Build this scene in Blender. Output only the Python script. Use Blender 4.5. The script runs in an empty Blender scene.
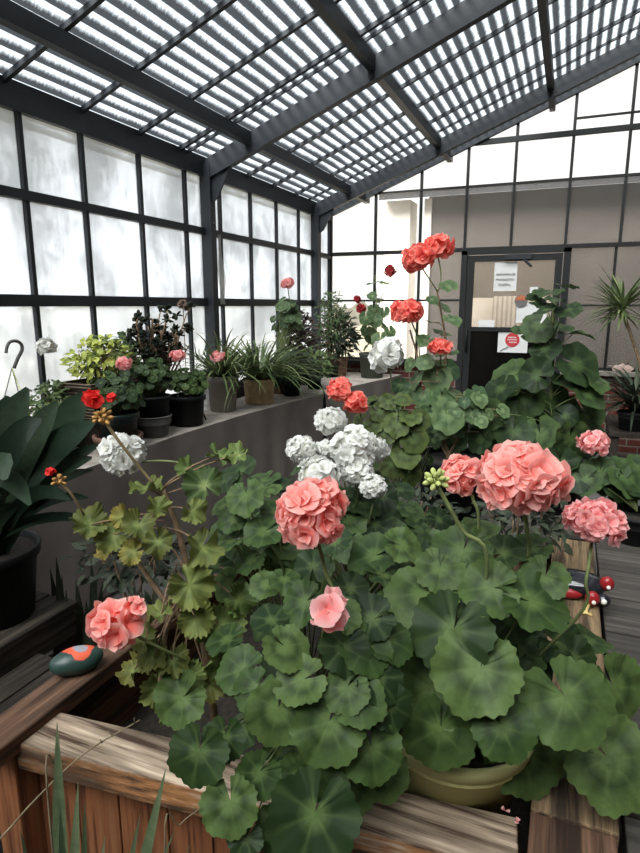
import bpy, math, random
from mathutils import Vector, Matrix, noise
from math import sin, cos, pi, radians, sqrt
V = Vector
rnd = random.Random(11)
sc = bpy.context.scene
COL = sc.collection

# ------------------------------------------------------------------ camera
F = 590.0; YAW = radians(22.7); PIT = radians(11.6)
CO = V((0, 0, 1.5))
FW = V((-sin(YAW)*cos(PIT), cos(YAW)*cos(PIT), -sin(PIT)))
RT = V((cos(YAW), sin(YAW), 0)); UP = RT.cross(FW)
cd = bpy.data.cameras.new('camera'); cam = bpy.data.objects.new('camera', cd); COL.objects.link(cam)
cam.location = CO; cam.rotation_euler = (pi/2-PIT, 0, YAW)
cd.sensor_fit = 'VERTICAL'; cd.sensor_height = 36; cd.lens = F/853*36; cd.clip_start = .02
sc.camera = cam
def ray(px, py): return FW + RT*((px-320)/F) - UP*((py-426.5)/F)
def at(px, py, d): return CO + ray(px, py)*d              # point at a depth
def onz(px, py, z): r = ray(px, py); return CO + r*((z-1.5)/r.z)
def onx(px, py, x): r = ray(px, py); return CO + r*(x/r.x)
def ony(px, py, y): r = ray(px, py); return CO + r*(y/r.y)
def depth(p): return (V(p)-CO).dot(FW)

# ------------------------------------------------------------------ mesh builder
class MB:
    def __init__(s): s.v = []; s.f = []; s.c = []
    def add(s, vs, fs, cs=None):
        b = len(s.v); s.v += [V(p) for p in vs]; s.f += [tuple(i+b for i in f) for f in fs]
        s.c += cs if cs else [(0, 0, 0, 1)]*len(vs)
    def build(s, name, m, parent=None, smooth=True, bevel=0):
        if not s.v: return None
        me = bpy.data.meshes.new(name)
        off = origin(parent)
        if parent is not None and parent.get('label'):
            for p in s.v:
                if p.x < -2.58: p.x = -2.58+.1*(p.x+2.58)*.2
                if p.y > 6.66 and p.y < 6.8 and name in ('foliage', 'stem', 'tall_foliage'): p.y = 6.64
        me.from_pydata([tuple(p-off) for p in s.v], [], s.f)
        ca = me.color_attributes.new('Col', 'FLOAT_COLOR', 'POINT')
        ca.data.foreach_set('color', [x for c in s.c for x in c])
        me.materials.append(m)
        if smooth: me.polygons.foreach_set('use_smooth', [True]*len(me.polygons))
        o = bpy.data.objects.new(name, me); COL.objects.link(o)
        if parent: o.parent = parent
        if bevel:
            b = o.modifiers.new('bevel', 'BEVEL'); b.width = bevel; b.segments = 2; b.limit_method = 'ANGLE'
        return o
    def box(s, lo, hi, M=None, center=None):
        x0, y0, z0 = lo; x1, y1, z1 = hi
        vs = [V((x, y, z)) for x in (x0, x1) for y in (y0, y1) for z in (z0, z1)]
        if M: vs = [M @ p for p in vs]
        s.add(vs, [(0,1,3,2), (4,6,7,5), (0,4,5,1), (2,3,7,6), (0,2,6,4), (1,5,7,3)])
    def bar(s, a, b, w, h, up=V((0, 0, 1))):            # beam: top face centred on the line a-b, h hangs below
        a = V(a); b = V(b); t = (b-a).normalized(); sd = t.cross(up).normalized(); n = sd.cross(t)
        vs = []
        for p in (a, b):
            for sx in (-1, 1):
                for k in (0, -1): vs.append(p + sd*(sx*w/2) + n*(k*h))
        s.add(vs, [(0,1,3,2), (4,6,7,5), (0,4,5,1), (2,3,7,6), (0,2,6,4), (1,5,7,3)])
    def tube(s, pts, r0, r1=None, n=6, c=(0, 0, 0, 1), cap=True):
        r1 = r0 if r1 is None else r1
        pts = [V(p) for p in pts]; vs = []; fs = []; k = len(pts); ref = None
        for i, p in enumerate(pts):
            t = (pts[min(i+1, k-1)]-pts[max(i-1, 0)])
            t = t.normalized() if t.length > 1e-9 else V((0, 0, 1))
            if ref is None: ref = t.orthogonal().normalized()
            e1 = (ref - t*ref.dot(t)).normalized(); ref = e1; e2 = t.cross(e1)
            r = r0+(r1-r0)*i/(k-1)
            for j in range(n): a = 2*pi*j/n; vs.append(p + e1*(r*cos(a)) + e2*(r*sin(a)))
        for i in range(k-1):
            for j in range(n): fs.append((i*n+j, i*n+(j+1) % n, (i+1)*n+(j+1) % n, (i+1)*n+j))
        if cap: fs += [tuple(range(n-1, -1, -1)), tuple(range((k-1)*n, k*n))]
        s.add(vs, fs, [c]*len(vs))
    def lathe(s, prof, c, n=32, cap=True):
        c = V(c); vs = []; fs = []
        for r, z in prof:
            for j in range(n): a = 2*pi*j/n; vs.append(c + V((r*cos(a), r*sin(a), z)))
        for i in range(len(prof)-1):
            for j in range(n): fs.append((i*n+j, i*n+(j+1) % n, (i+1)*n+(j+1) % n, (i+1)*n+j))
        if cap: fs += [tuple(range(n-1, -1, -1)), tuple(range((len(prof)-1)*n, len(prof)*n))]
        s.add(vs, fs)
    def blob(s, c, r, n=10, m=7, M=None, col=(0, 0, 0, 1), bump=0):
        c = V(c); rx, ry, rz = r if isinstance(r, (tuple, list, Vector)) else (r, r, r); vs = []; fs = []
        for i in range(m+1):
            th = pi*i/m
            for j in range(n):
                a = 2*pi*j/n; p = V((rx*sin(th)*cos(a), ry*sin(th)*sin(a), rz*cos(th)))
                if bump: p *= 1+bump*noise.noise(p*(2/rx)+c*9)
                if M: p = M @ p
                vs.append(c+p)
        for i in range(m):
            for j in range(n): fs.append((i*n+j, (i+1)*n+j, (i+1)*n+(j+1) % n, i*n+(j+1) % n))
        s.add(vs, fs, [col]*len(vs))

LOCS = {}
def origin(p):
    v = V((0, 0, 0))
    while p is not None:
        v += LOCS.get(p.name, V((0, 0, 0))); p = p.parent
    return v
def tag(o, label=None, cat=None, group=None, kind=None):
    if label: o['label'] = label
    if cat: o['category'] = cat
    if group: o['group'] = group
    if kind: o['kind'] = kind
    return o
def thing(name, label, cat, loc, group=None, kind=None):
    o = bpy.data.objects.new(name, None); COL.objects.link(o); o.location = V(loc); o.empty_display_size = .05
    LOCS[o.name] = V(loc)
    return tag(o, label, cat, group, kind)

# ------------------------------------------------------------------ materials
def newmat(name):
    m = bpy.data.materials.new(name); m.use_nodes = True; nt = m.node_tree; nt.nodes.clear()
    out = nt.nodes.new('ShaderNodeOutputMaterial'); return m, nt, out
def N(nt, t, **kw):
    n = nt.nodes.new(t)
    for k, v in kw.items():
        if k in n.inputs.keys(): n.inputs[k].default_value = v
        else: setattr(n, k, v)
    return n
def L(nt, a, b): nt.links.new(a, b)
def rgb(c): return (c[0], c[1], c[2], 1)
def ramp(nt, fac, stops, interp='LINEAR'):
    r = nt.nodes.new('ShaderNodeValToRGB'); r.color_ramp.interpolation = interp
    e = r.color_ramp.elements
    while len(e) < len(stops): e.new(.5)
    for i, (p, c) in enumerate(stops): e[i].position = p; e[i].color = rgb(c) if len(c) == 3 else c
    L(nt, fac, r.inputs[0]); return r.outputs[0]
def math_(nt, op, a, b=None, clamp=False):
    n = nt.nodes.new('ShaderNodeMath'); n.operation = op; n.use_clamp = clamp
    for i, x in enumerate((a, b)):
        if x is None: continue
        if isinstance(x, (int, float)): n.inputs[i].default_value = x
        else: L(nt, x, n.inputs[i])
    return n.outputs[0]
def mixc(nt, fac, a, b, mode='MIX'):
    n = nt.nodes.new('ShaderNodeMix'); n.data_type = 'RGBA'; n.blend_type = mode
    for sock, x in ((n.inputs[0], fac), (n.inputs[6], a), (n.inputs[7], b)):
        if isinstance(x, (int, float)): sock.default_value = x
        elif isinstance(x, tuple): sock.default_value = rgb(x)
        else: L(nt, x, sock)
    return n.outputs[2]
def coords(nt, kind='Object', scale=(1, 1, 1)):
    t = nt.nodes.new('ShaderNodeTexCoord'); mp = nt.nodes.new('ShaderNodeMapping'); mp.inputs['Scale'].default_value = scale
    L(nt, t.outputs[kind], mp.inputs[0]); return mp.outputs[0]
def tnoise(nt, vec, scale, detail=3, rough=.5):
    n = nt.nodes.new('ShaderNodeTexNoise'); n.inputs['Scale'].default_value = scale; n.inputs['Detail'].default_value = detail
    n.inputs['Roughness'].default_value = rough
    if vec: L(nt, vec, n.inputs['Vector'])
    return n.outputs[0]
def pbsdf(nt, color, rough=.6, metal=0, spec=.4):
    p = nt.nodes.new('ShaderNodeBsdfPrincipled')
    if isinstance(color, tuple): p.inputs['Base Color'].default_value = rgb(color)
    else: L(nt, color, p.inputs['Base Color'])
    if isinstance(rough, (int, float)): p.inputs['Roughness'].default_value = rough
    else: L(nt, rough, p.inputs['Roughness'])
    p.inputs['Metallic'].default_value = metal; p.inputs['Specular IOR Level'].default_value = spec
    return p
def bump(nt, p, h, strength=.3, dist=.01):
    b = nt.nodes.new('ShaderNodeBump'); b.inputs['Strength'].default_value = strength; b.inputs['Distance'].default_value = dist
    L(nt, h, b.inputs['Height']); L(nt, b.outputs[0], p.inputs['Normal'])

def plain(name, c, rough=.6, var=.25, scale=8, metal=0, spec=.4, bmp=0):
    m, nt, out = newmat(name); n = tnoise(nt, coords(nt), scale, 4)
    lo = tuple(x*(1-var) for x in c); hi = tuple(min(1, x*(1+var)) for x in c)
    p = pbsdf(nt, ramp(nt, n, [(.3, lo), (.7, hi)]), rough, metal, spec)
    if bmp: bump(nt, p, n, bmp)
    L(nt, p.outputs[0], out.inputs[0]); return m

def wood(name, top, side, dark, axis='x', burn=.5, rough=.75):
    """weathered plank: grain along the axis, top faces greyer than the sides"""
    m, nt, out = newmat(name)
    s = {'x': (1.2, 26, 26), 'y': (26, 1.2, 26), 'z': (26, 26, 1.2)}[axis]
    g = tnoise(nt, coords(nt, 'Object', s), 2.2, 6, .65)
    big = tnoise(nt, coords(nt, 'Object', tuple(sqrt(x) for x in s)), 1.6, 3, .55)
    geo = nt.nodes.new('ShaderNodeNewGeometry'); sx = nt.nodes.new('ShaderNodeSeparateXYZ'); L(nt, geo.outputs['Normal'], sx.inputs[0])
    upf = math_(nt, 'SMOOTH_MIN', math_(nt, 'ABSOLUTE', sx.outputs[2]), 1.0)
    base = mixc(nt, upf, side, top)
    c = mixc(nt, ramp(nt, g, [(.38, (1, 1, 1)), (.52, (0, 0, 0))]), base, dark)
    lt = mixc(nt, ramp(nt, g, [(.54, (0, 0, 0)), (.66, (.85, .85, .85))]), c, tuple(min(1, x*1.9) for x in top))
    bf = math_(nt, 'MULTIPLY', ramp(nt, big, [(.46, (0, 0, 0)), (.62, (1, 1, 1))]), burn)
    c2 = mixc(nt, bf, lt, tuple(x*.6 for x in dark))
    p = pbsdf(nt, c2, rough, 0, .25); bump(nt, p, g, .5, .004)
    L(nt, p.outputs[0], out.inputs[0]); return m

def leafmat(name, mid, light, dark, yellow=(.36, .36, .06), vein=1.0, rough=.55, zone=.75, trans=.12):
    m, nt, out = newmat(name)
    a = N(nt, 'ShaderNodeVertexColor', layer_name='Col'); sp = nt.nodes.new('ShaderNodeSeparateColor'); L(nt, a.outputs[0], sp.inputs[0])
    R_, G_, B_ = sp.outputs[0], sp.outputs[1], sp.outputs[2]
    nz = tnoise(nt, coords(nt), 55, 4, .6)
    c = ramp(nt, B_, [(0, dark), (.45, mid), (1, light)])
    z = math_(nt, 'MULTIPLY', ramp(nt, R_, [(.25, (0, 0, 0)), (.5, (1, 1, 1)), (.72, (.25, .25, .25)), (1, (0, 0, 0))]), zone)
    c = mixc(nt, z, c, dark)
    cen = ramp(nt, R_, [(0, (.9, .9, .9)), (.22, (.6, .6, .6)), (.4, (0, 0, 0))])
    c = mixc(nt, cen, c, light)
    c = mixc(nt, math_(nt, 'MULTIPLY', G_, .45*vein), c, tuple(min(1, x*1.25) for x in light))
    c = mixc(nt, math_(nt, 'MULTIPLY', ramp(nt, nz, [(.35, (1, 1, 1)), (.6, (0, 0, 0))]), .35), c, dark)
    yf = math_(nt, 'MULTIPLY', a.outputs[1], math_(nt, 'ADD', ramp(nt, R_, [(.2, (.25, .25, .25)), (1, (.9, .9, .9))]), math_(nt, 'SUBTRACT', nz, .45)), True)
    c = mixc(nt, yf, c, yellow)
    geo = nt.nodes.new('ShaderNodeNewGeometry')
    c = mixc(nt, math_(nt, 'MULTIPLY', geo.outputs['Backfacing'], .55), c, mixc(nt, .5, c, tuple(min(1, x*1.5+.03) for x in mid)))
    p = pbsdf(nt, c, rough, 0, .22); bump(nt, p, nz, .25, .002)
    t = nt.nodes.new('ShaderNodeBsdfTranslucent'); L(nt, mixc(nt, .5, c, tuple(min(1, x*1.5) for x in light)), t.inputs[0])
    mx = nt.nodes.new('ShaderNodeMixShader'); mx.inputs[0].default_value = trans
    L(nt, p.outputs[0], mx.inputs[1]); L(nt, t.outputs[0], mx.inputs[2]); L(nt, mx.outputs[0], out.inputs[0]); return m

def petalmat(name, base, throat, edge, trans=.4):
    m, nt, out = newmat(name)
    a = N(nt, 'ShaderNodeVertexColor', layer_name='Col'); sp = nt.nodes.new('ShaderNodeSeparateColor'); L(nt, a.outputs[0], sp.inputs[0])
    c = ramp(nt, sp.outputs[0], [(0, throat), (.3, tuple((throat[i]+base[i])/2 for i in range(3))), (.6, base), (1, edge)])
    c = mixc(nt, math_(nt, 'MULTIPLY', sp.outputs[1], .4), c, throat)
    c = mixc(nt, math_(nt, 'MULTIPLY', sp.outputs[2], .4), c, edge)
    p = pbsdf(nt, c, .6, 0, .2)
    t = nt.nodes.new('ShaderNodeBsdfTranslucent'); L(nt, c, t.inputs[0])
    mx = nt.nodes.new('ShaderNodeMixShader'); mx.inputs[0].default_value = trans
    L(nt, p.outputs[0], mx.inputs[1]); L(nt, t.outputs[0], mx.inputs[2]); L(nt, mx.outputs[0], out.inputs[0]); return m

def glassmat(name, tint, milk, clear, streak=.5, scale=(1, 1, 1)):
    """fogged greenhouse pane: partly clear, partly milky with condensation"""
    m, nt, out = newmat(name)
    n1 = tnoise(nt, coords(nt, 'Object', scale), 2.2, 3, .6)
    n2 = tnoise(nt, coords(nt, 'Object', (26, 26, 4)), 1.5, 4, .65)
    n3 = tnoise(nt, coords(nt, 'Object', (1, 1, 1)), 60 if streak > .5 else 3, 2, .6)
    f = math_(nt, 'ADD', math_(nt, 'MULTIPLY', n1, .75), math_(nt, 'ADD', math_(nt, 'MULTIPLY', n2, .2 if streak > .5 else .03), math_(nt, 'MULTIPLY', n3, .15)))
    d = math_(nt, 'MULTIPLY', ramp(nt, f, [(.46, (1, 1, 1)), (.62, (0, 0, 0))]), streak)
    tc = mixc(nt, d, tint, tuple(x*.5 for x in tint))
    tr = nt.nodes.new('ShaderNodeBsdfTransparent'); L(nt, tc, tr.inputs[0])
    tl = nt.nodes.new('ShaderNodeBsdfTranslucent'); tl.inputs[0].default_value = rgb(milk)
    df = nt.nodes.new('ShaderNodeBsdfDiffuse'); df.inputs[0].default_value = rgb(milk)
    m0 = nt.nodes.new('ShaderNodeMixShader'); m0.inputs[0].default_value = .35; L(nt, tl.outputs[0], m0.inputs[1]); L(nt, df.outputs[0], m0.inputs[2])
    mx = nt.nodes.new('ShaderNodeMixShader'); mx.inputs[0].default_value = clear
    L(nt, m0.outputs[0], mx.inputs[1]); L(nt, tr.outputs[0], mx.inputs[2]); L(nt, mx.outputs[0], out.inputs[0]); return m

def roofmat():
    m, nt, out = newmat('corrugated fibreglass with grime in the valleys')
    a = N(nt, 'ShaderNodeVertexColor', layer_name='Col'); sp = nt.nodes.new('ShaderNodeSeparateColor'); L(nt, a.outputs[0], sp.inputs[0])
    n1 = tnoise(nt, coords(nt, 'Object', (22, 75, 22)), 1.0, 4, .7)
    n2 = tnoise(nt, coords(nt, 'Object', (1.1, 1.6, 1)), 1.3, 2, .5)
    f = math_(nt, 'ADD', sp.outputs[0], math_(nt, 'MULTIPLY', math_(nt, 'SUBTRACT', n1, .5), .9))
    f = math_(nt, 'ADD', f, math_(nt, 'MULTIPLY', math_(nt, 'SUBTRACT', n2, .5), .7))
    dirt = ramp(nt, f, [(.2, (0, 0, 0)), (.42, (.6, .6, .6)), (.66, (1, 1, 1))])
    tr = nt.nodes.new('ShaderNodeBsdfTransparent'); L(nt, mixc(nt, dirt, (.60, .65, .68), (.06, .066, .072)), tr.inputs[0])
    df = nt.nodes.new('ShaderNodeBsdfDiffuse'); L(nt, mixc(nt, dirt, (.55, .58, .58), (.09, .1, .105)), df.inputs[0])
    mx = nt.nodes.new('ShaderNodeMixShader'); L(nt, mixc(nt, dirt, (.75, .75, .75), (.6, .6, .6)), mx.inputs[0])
    L(nt, df.outputs[0], mx.inputs[1]); L(nt, tr.outputs[0], mx.inputs[2]); L(nt, mx.outputs[0], out.inputs[0]); return m

def brickmat():
    m, nt, out = newmat('dark red brick')
    b = nt.nodes.new('ShaderNodeTexBrick'); b.inputs['Scale'].default_value = 1
    b.inputs['Color1'].default_value = rgb((.13, .035, .025)); b.inputs['Color2'].default_value = rgb((.085, .024, .02)); b.inputs['Mortar'].default_value = rgb((.17, .15, .13))
    b.inputs['Brick Width'].default_value = .21; b.inputs['Row Height'].default_value = .075; b.inputs['Mortar Size'].default_value = .007
    t = nt.nodes.new('ShaderNodeTexCoord'); mp = nt.nodes.new('ShaderNodeMapping'); mp.inputs['Rotation'].default_value = (-pi/2, 0, 0)
    L(nt, t.outputs['Object'], mp.inputs[0]); L(nt, mp.outputs[0], b.inputs['Vector'])
    p = pbsdf(nt, b.outputs[0], .85, 0, .2); L(nt, p.outputs[0], out.inputs[0]); return m

M = {}
M['steel'] = plain('dark painted steel', (.018, .021, .026), .5, .2, 3)
M['steel2'] = plain('dark steel of end wall', (.009, .009, .0095), .5, .2, 3)
M['roof'] = roofmat()
M['pane'] = glassmat('fogged pane', (.80, .82, .85), (.66, .69, .73), .5, .95)
M['pane_end'] = glassmat('fogged pane of end wall', (.72, .70, .67), (.24, .228, .215), .70, .35)
M['pane_door'] = glassmat('door glass', (.86, .83, .78), (.4, .38, .34), .9, .2)
M['pane_dark'] = glassmat('lower door glass', (.10, .10, .10), (.03, .03, .03), .88, .2)
M['floor'] = plain('damp concrete', (.085, .08, .075), .45, .35, 3, bmp=.1)
M['earth'] = plain('dark soil', (.02, .015, .011), .95, .5, 60, bmp=.6)
M['ground'] = plain('winter grass', (.27, .25, .19), .95, .3, .4)
M['knee'] = plain('dark plaster', (.12, .115, .105), .9, .2, 4)
M['rightwall'] = plain('painted board wall', (.2, .19, .175), .9, .15, 4)
M['brick'] = brickmat()
M['sill'] = plain('stone sill', (.24, .22, .19), .8, .2, 12)
M['cloth'] = plain('grey-brown bench cloth', (.165, .142, .126), .95, .16, 5, bmp=.1)
M['benchtop'] = plain('bench top', (.34, .30, .26), .8, .3, 7)
M['wood_front'] = wood('weathered cedar plank', (.34, .27, .20), (.42, .19, .075), (.06, .035, .022), 'x', .9)
M['wood_left'] = wood('dark cedar rail', (.10, .055, .034), (.115, .05, .025), (.03, .017, .011), 'y', .45)
M['wood_right'] = wood('grey-brown cedar rail', (.2, .135, .075), (.12, .07, .04), (.05, .033, .022), 'y', .4)
M['wood_board'] = wood('cedar fence board', (.14, .065, .03), (.24, .088, .035), (.085, .03, .014), 'z', .25)
M['wood_grey'] = wood('grey weathered boards', (.062, .054, .047), (.055, .048, .042), (.042, .037, .032), 'x', .3)
M['wood_stool'] = wood('old brown bench wood', (.036, .029, .022), (.03, .022, .016), (.012, .009, .007), 'y', .4)
M['terra'] = plain('terracotta', (.22, .115, .08), .85, .2, 10)
M['black'] = plain('black plastic', (.009, .009, .01), .6, .15, 5, spec=.2)
M['dgreen'] = plain('dark green glazed pot', (.012, .022, .022), .3, .2, 4)
M['greypot'] = plain('grey pot', (.12, .115, .11), .7, .15, 9)
M['beigepot'] = plain('beige stone pot', (.23, .205, .175), .8, .12, 9)
M['strawpot'] = plain('straw coloured pot', (.55, .40, .22), .8, .3, 25)
M['limepot'] = plain('pale lime plastic', (.62, .60, .27), .5, .08, 3)
M['whitepot'] = plain('white plastic', (.6, .6, .58), .5, .1, 5)
M['yellowpot'] = plain('yellow pot', (.5, .33, .08), .6, .15, 5)
M['greenpot'] = plain('dull green planter', (.06, .07, .05), .7, .2, 5)
M['stem'] = plain('green stem', (.14, .17, .06), .6, .3, 30)
M['stem_brown'] = plain('brown woody stem', (.20, .13, .075), .8, .35, 40, bmp=.3)
M['stem_red'] = plain('reddish flower stalk', (.22, .16, .08), .6, .3, 30)
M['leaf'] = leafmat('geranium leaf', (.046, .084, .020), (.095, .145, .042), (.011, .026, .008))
M['leaf_gray'] = leafmat('blue-green geranium leaf', (.075, .125, .05), (.15, .21, .09), (.032, .065, .03))
M['leaf_yellow'] = leafmat('yellowing geranium leaf', (.085, .13, .034), (.19, .245, .075), (.036, .062, .018), (.30, .23, .05), .8, .6, .35)
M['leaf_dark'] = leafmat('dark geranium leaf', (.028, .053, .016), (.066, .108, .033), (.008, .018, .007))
M['strap'] = leafmat('dark strap leaf', (.012, .026, .016), (.04, .062, .036), (.006, .013, .008), rough=.35, zone=0, vein=.4)
M['grass'] = leafmat('grass leaf', (.075, .115, .04), (.2, .24, .1), (.03, .055, .02), zone=0, vein=.3)
M['blade'] = leafmat('pointed green blade', (.10, .14, .07), (.2, .25, .13), (.04, .07, .035), zone=0, vein=.3)
M['bushgreen'] = leafmat('mixed green leaf', (.06, .1, .035), (.17, .22, .08), (.02, .04, .015), zone=0)
M['bushlight'] = leafmat('yellow-green leaf', (.33, .38, .07), (.55, .58, .14), (.16, .2, .05), zone=0)
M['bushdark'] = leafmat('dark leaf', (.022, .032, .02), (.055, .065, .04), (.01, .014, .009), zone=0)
M['bushpurple'] = leafmat('purplish brown leaf', (.045, .033, .03), (.1, .075, .06), (.016, .012, .012), zone=0)
M['pink'] = petalmat('salmon pink petal', (.95, .29, .25), (.90, .12, .08), (.97, .54, .49))
M['pinklight'] = petalmat('light pink petal', (.94, .36, .35), (.90, .18, .16), (.96, .56, .55))
M['coral'] = petalmat('coral petal', (.95, .165, .13), (.85, .06, .045), (.95, .34, .28))
M['red'] = petalmat('red petal', (.75, .018, .016), (.55, .01, .01), (.85, .06, .05))
M['crimson'] = petalmat('dark red petal', (.32, .013, .022), (.2, .008, .012), (.45, .05, .055))
M['white'] = petalmat('white petal', (.80, .79, .74), (.70, .68, .54), (.86, .86, .84), .35)
M['brownflower'] = petalmat('dried brown petal', (.16, .1, .08), (.1, .06, .05), (.22, .15, .12), .1)
M['bud'] = plain('yellow-green bud', (.42, .47, .16), .6, .3, 60)
M['budred'] = plain('orange and green bud', (.42, .22, .06), .6, .5, 60)
M['paper'] = plain('white paper', (.62, .61, .60), .9, .06, 5)
M['ink'] = plain('black marker ink', (.02, .02, .02), .9, .1)
M['redink'] = plain('red printed disc', (.42, .03, .035), .8, .15, 20)
M['beigewall'] = plain('beige interior wall', (.34, .32, .295), .9, .1, 2)
M['neighbour'] = plain('grey-brown building wall', (.075, .068, .062), .95, .12, .9)
M['neighbour_light'] = plain('pale building wall', (.78, .76, .72), .95, .05, .9)
M['shell'] = plain('pink shell', (.62, .44, .38), .6, .2, 14)
M['wicker'] = None

def wickermat():
    m, nt, out = newmat('woven wicker')
    w = nt.nodes.new('ShaderNodeTexWave'); w.inputs['Scale'].default_value = 18; w.bands_direction = 'Z'; w.inputs['Distortion'].default_value = 1.5
    L(nt, coords(nt), w.inputs[0])
    b = nt.nodes.new('ShaderNodeTexChecker'); b.inputs['Scale'].default_value = 45; L(nt, coords(nt), b.inputs[0])
    c = ramp(nt, w.outputs[1], [(.2, (.05, .035, .025)), (.7, (.17, .125, .09))])
    c = mixc(nt, math_(nt, 'MULTIPLY', b.outputs[1], .35), c, (.06, .045, .035))
    p = pbsdf(nt, c, .8, 0, .2); bump(nt, p, w.outputs[1], .6, .01); L(nt, p.outputs[0], out.inputs[0]); return m
M['wicker'] = wickermat()

def rockmat():
    m, nt, out = newmat('painted stone: dark green with orange and grey patches')
    co = coords(nt)
    a = N(nt, 'ShaderNodeVertexColor', layer_name='Col'); sp = nt.nodes.new('ShaderNodeSeparateColor'); L(nt, a.outputs[0], sp.inputs[0])
    n = tnoise(nt, co, 22, 2, .5)
    f = math_(nt, 'ADD', sp.outputs[0], math_(nt, 'MULTIPLY', math_(nt, 'SUBTRACT', n, .5), .9))
    c = ramp(nt, f, [(0, (.022, .05, .042)), (.40, (.022, .05, .042)), (.43, (.72, .10, .045)), (.76, (.72, .12, .06)), (.8, (.3, .3, .34))], 'LINEAR')
    p = pbsdf(nt, c, .4, 0, .5); L(nt, p.outputs[0], out.inputs[0]); return m
M['rock'] = rockmat()
M['glossblack'] = plain('glossy black paint', (.012, .012, .016), .15, .1, 3, spec=.6)
M['glossred'] = plain('glossy red paint', (.24, .012, .014), .3, .15, 6)
M['eyewhite'] = plain('white paint', (.7, .68, .6), .4, .05)
M['stickyellow'] = plain('pale wooden foot', (.55, .42, .15), .6, .1)
M['film'] = glassmat('clear plastic film', (.75, .74, .7), (.7, .69, .66), .6, .3)
M['twig'] = plain('dry twig', (.19, .145, .085), .9, .3, 40)

# ------------------------------------------------------------------ plant builders
def frame(n, tip):
    n = n.normalized(); u = tip - n*tip.dot(n)
    if u.length < 1e-4: u = n.orthogonal()
    u.normalize(); return u, n.cross(u), n

def leaf(mb, o, n, tip, R, NA=40, NR=5, cup=.12, ruf=.06, yel=0, tone=None, lobes=7, fold=0, crimp=1.0):
    u, v, n = frame(V(n), V(tip)); ph = rnd.uniform(0, 6); ph2 = rnd.uniform(0, 6); tone = rnd.random() if tone is None else tone
    asym = rnd.uniform(-.06, .06); vs = [V(o)]; cs = [(0, .4, tone, yel)]; fs = []
    gap = .16
    for i in range(1, NR+1):
        rho = (i/NR)**.85
        for j in range(NA+1):
            a = -pi+gap + (2*pi-2*gap)*j/NA
            lob = abs(cos(a*lobes/2))
            edge = 1 + rho**3*(.10*(lob-.6) + .03*crimp*sin(a*24+ph2)) + .10*cos(a) + asym*sin(a)
            sin_ = 1 - .22*max(0, (abs(a)-2.2)/.94)**2
            r = R*rho*edge*sin_
            z = R*(cup*rho*rho + .022*rho*(1-2*lob**2)*crimp*(.4+.6*rho) + .012*rho**4*sin(a*13+ph2)*crimp + ruf*rho**2*sin(3*a+ph) + ruf*.7*rho**3*sin(7*a+ph2) - fold*rho*abs(sin(a)) + (.05*rho if abs(a) > 2.5 else 0))
            x = r*cos(a); y = r*sin(a)
            z -= R*.16*(max(0, x/R))**2*2
            vs.append(V(o)+u*x+v*y+n*z)
            vein = max(0, 1-abs(math.remainder(a, 2*pi/lobes))*lobes/pi*3.2)*(1-.6*rho)
            cs.append((rho, vein, tone, yel))
    W = NA+1
    for j in range(NA): fs.append((0, 1+j, 2+j))
    for i in range(NR-1):
        for j in range(NA): b = 1+i*W+j; fs.append((b, b+W, b+W+1, b+1))
    mb.add(vs, fs, cs)

def petiole(mb, a, b, r=.0016, sag=.0, n=5):
    a = V(a); b = V(b); k = 5; mid = (a+b)/2 + V((0, 0, 1))*((a-b).length*.12) + V((rnd.uniform(-1, 1), rnd.uniform(-1, 1), 0))*((a-b).length*.06)
    pts = [a*(1-t)**2 + mid*2*t*(1-t) + b*t*t for t in [i/k for i in range(k+1)]]
    mb.tube(pts, r*1.25, r, n)

def curve(pts, k=8):
    pts = [V(p) for p in pts]
    if len(pts) < 3: return pts
    P = [pts[0]*2-pts[1]] + pts + [pts[-1]*2-pts[-2]]; out = []
    for i in range(1, len(P)-2):
        for s in range(k):
            t = s/k; a, b, c, d = P[i-1:i+3]
            out.append(.5*((2*b)+(c-a)*t+(2*a-5*b+4*c-d)*t*t+(3*b-a-3*c+d)*t**3))
    out.append(pts[-1]); return out

def floret(mb, c, d, Lp, npet, el0=1.0, el1=.02, inner=0, half=.62):
    d = d.normalized(); e1 = d.orthogonal().normalized(); e2 = d.cross(e1); a0 = rnd.uniform(0, 6)
    rings = [(npet, Lp, el0, el1, a0)] + ([(inner, Lp*.7, 1.3, .55, a0+.5)] if inner else [])
    for cnt, Lr, E0, E1, st in rings:
        for k in range(cnt):
            al = st + 2*pi*k/cnt + rnd.uniform(-.15, .15); ln = Lr*rnd.uniform(.85, 1.1); tw = rnd.uniform(-.25, .25); ph = rnd.uniform(0, 6); tone = rnd.random()
            ro = e1*cos(al)+e2*sin(al); sd = d.cross(ro); vs = [c]; cs = [(0, 0, tone, 1)]; fs = []; K = 4; T = 4
            x = 0; z = 0; prev = 0
            for i in range(1, K+1):
                s = i/K; el = E0+(E1-E0)*s; ds = s-prev; prev = s
                x += cos(el)*ln*ds; z += sin(el)*ln*ds
                for j in range(T+1):
                    t = -1+2*j/T; w = ln*half*(s**.75)*(1.05 if i < K else .8)
                    back = (1-sqrt(max(0, 1-.75*t*t)))*ln*.28*s
                    p = c + ro*(x-back) + d*(z + .10*ln*s*sin(2.6*t+ph) + tw*w*t*.5 + .12*ln*t*t*s) + sd*(t*w)
                    vs.append(p); cs.append((s, max(0, 1-abs(t)*2.5)*(1-s)*.8, tone, 1))
            for j in range(T): fs.append((0, 1+j, 2+j))
            for i in range(K-1):
                for j in range(T): b = 1+i*(T+1)+j; fs.append((b, b+T+1, b+T+2, b+1))
            mb.add(vs, fs, cs)

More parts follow.
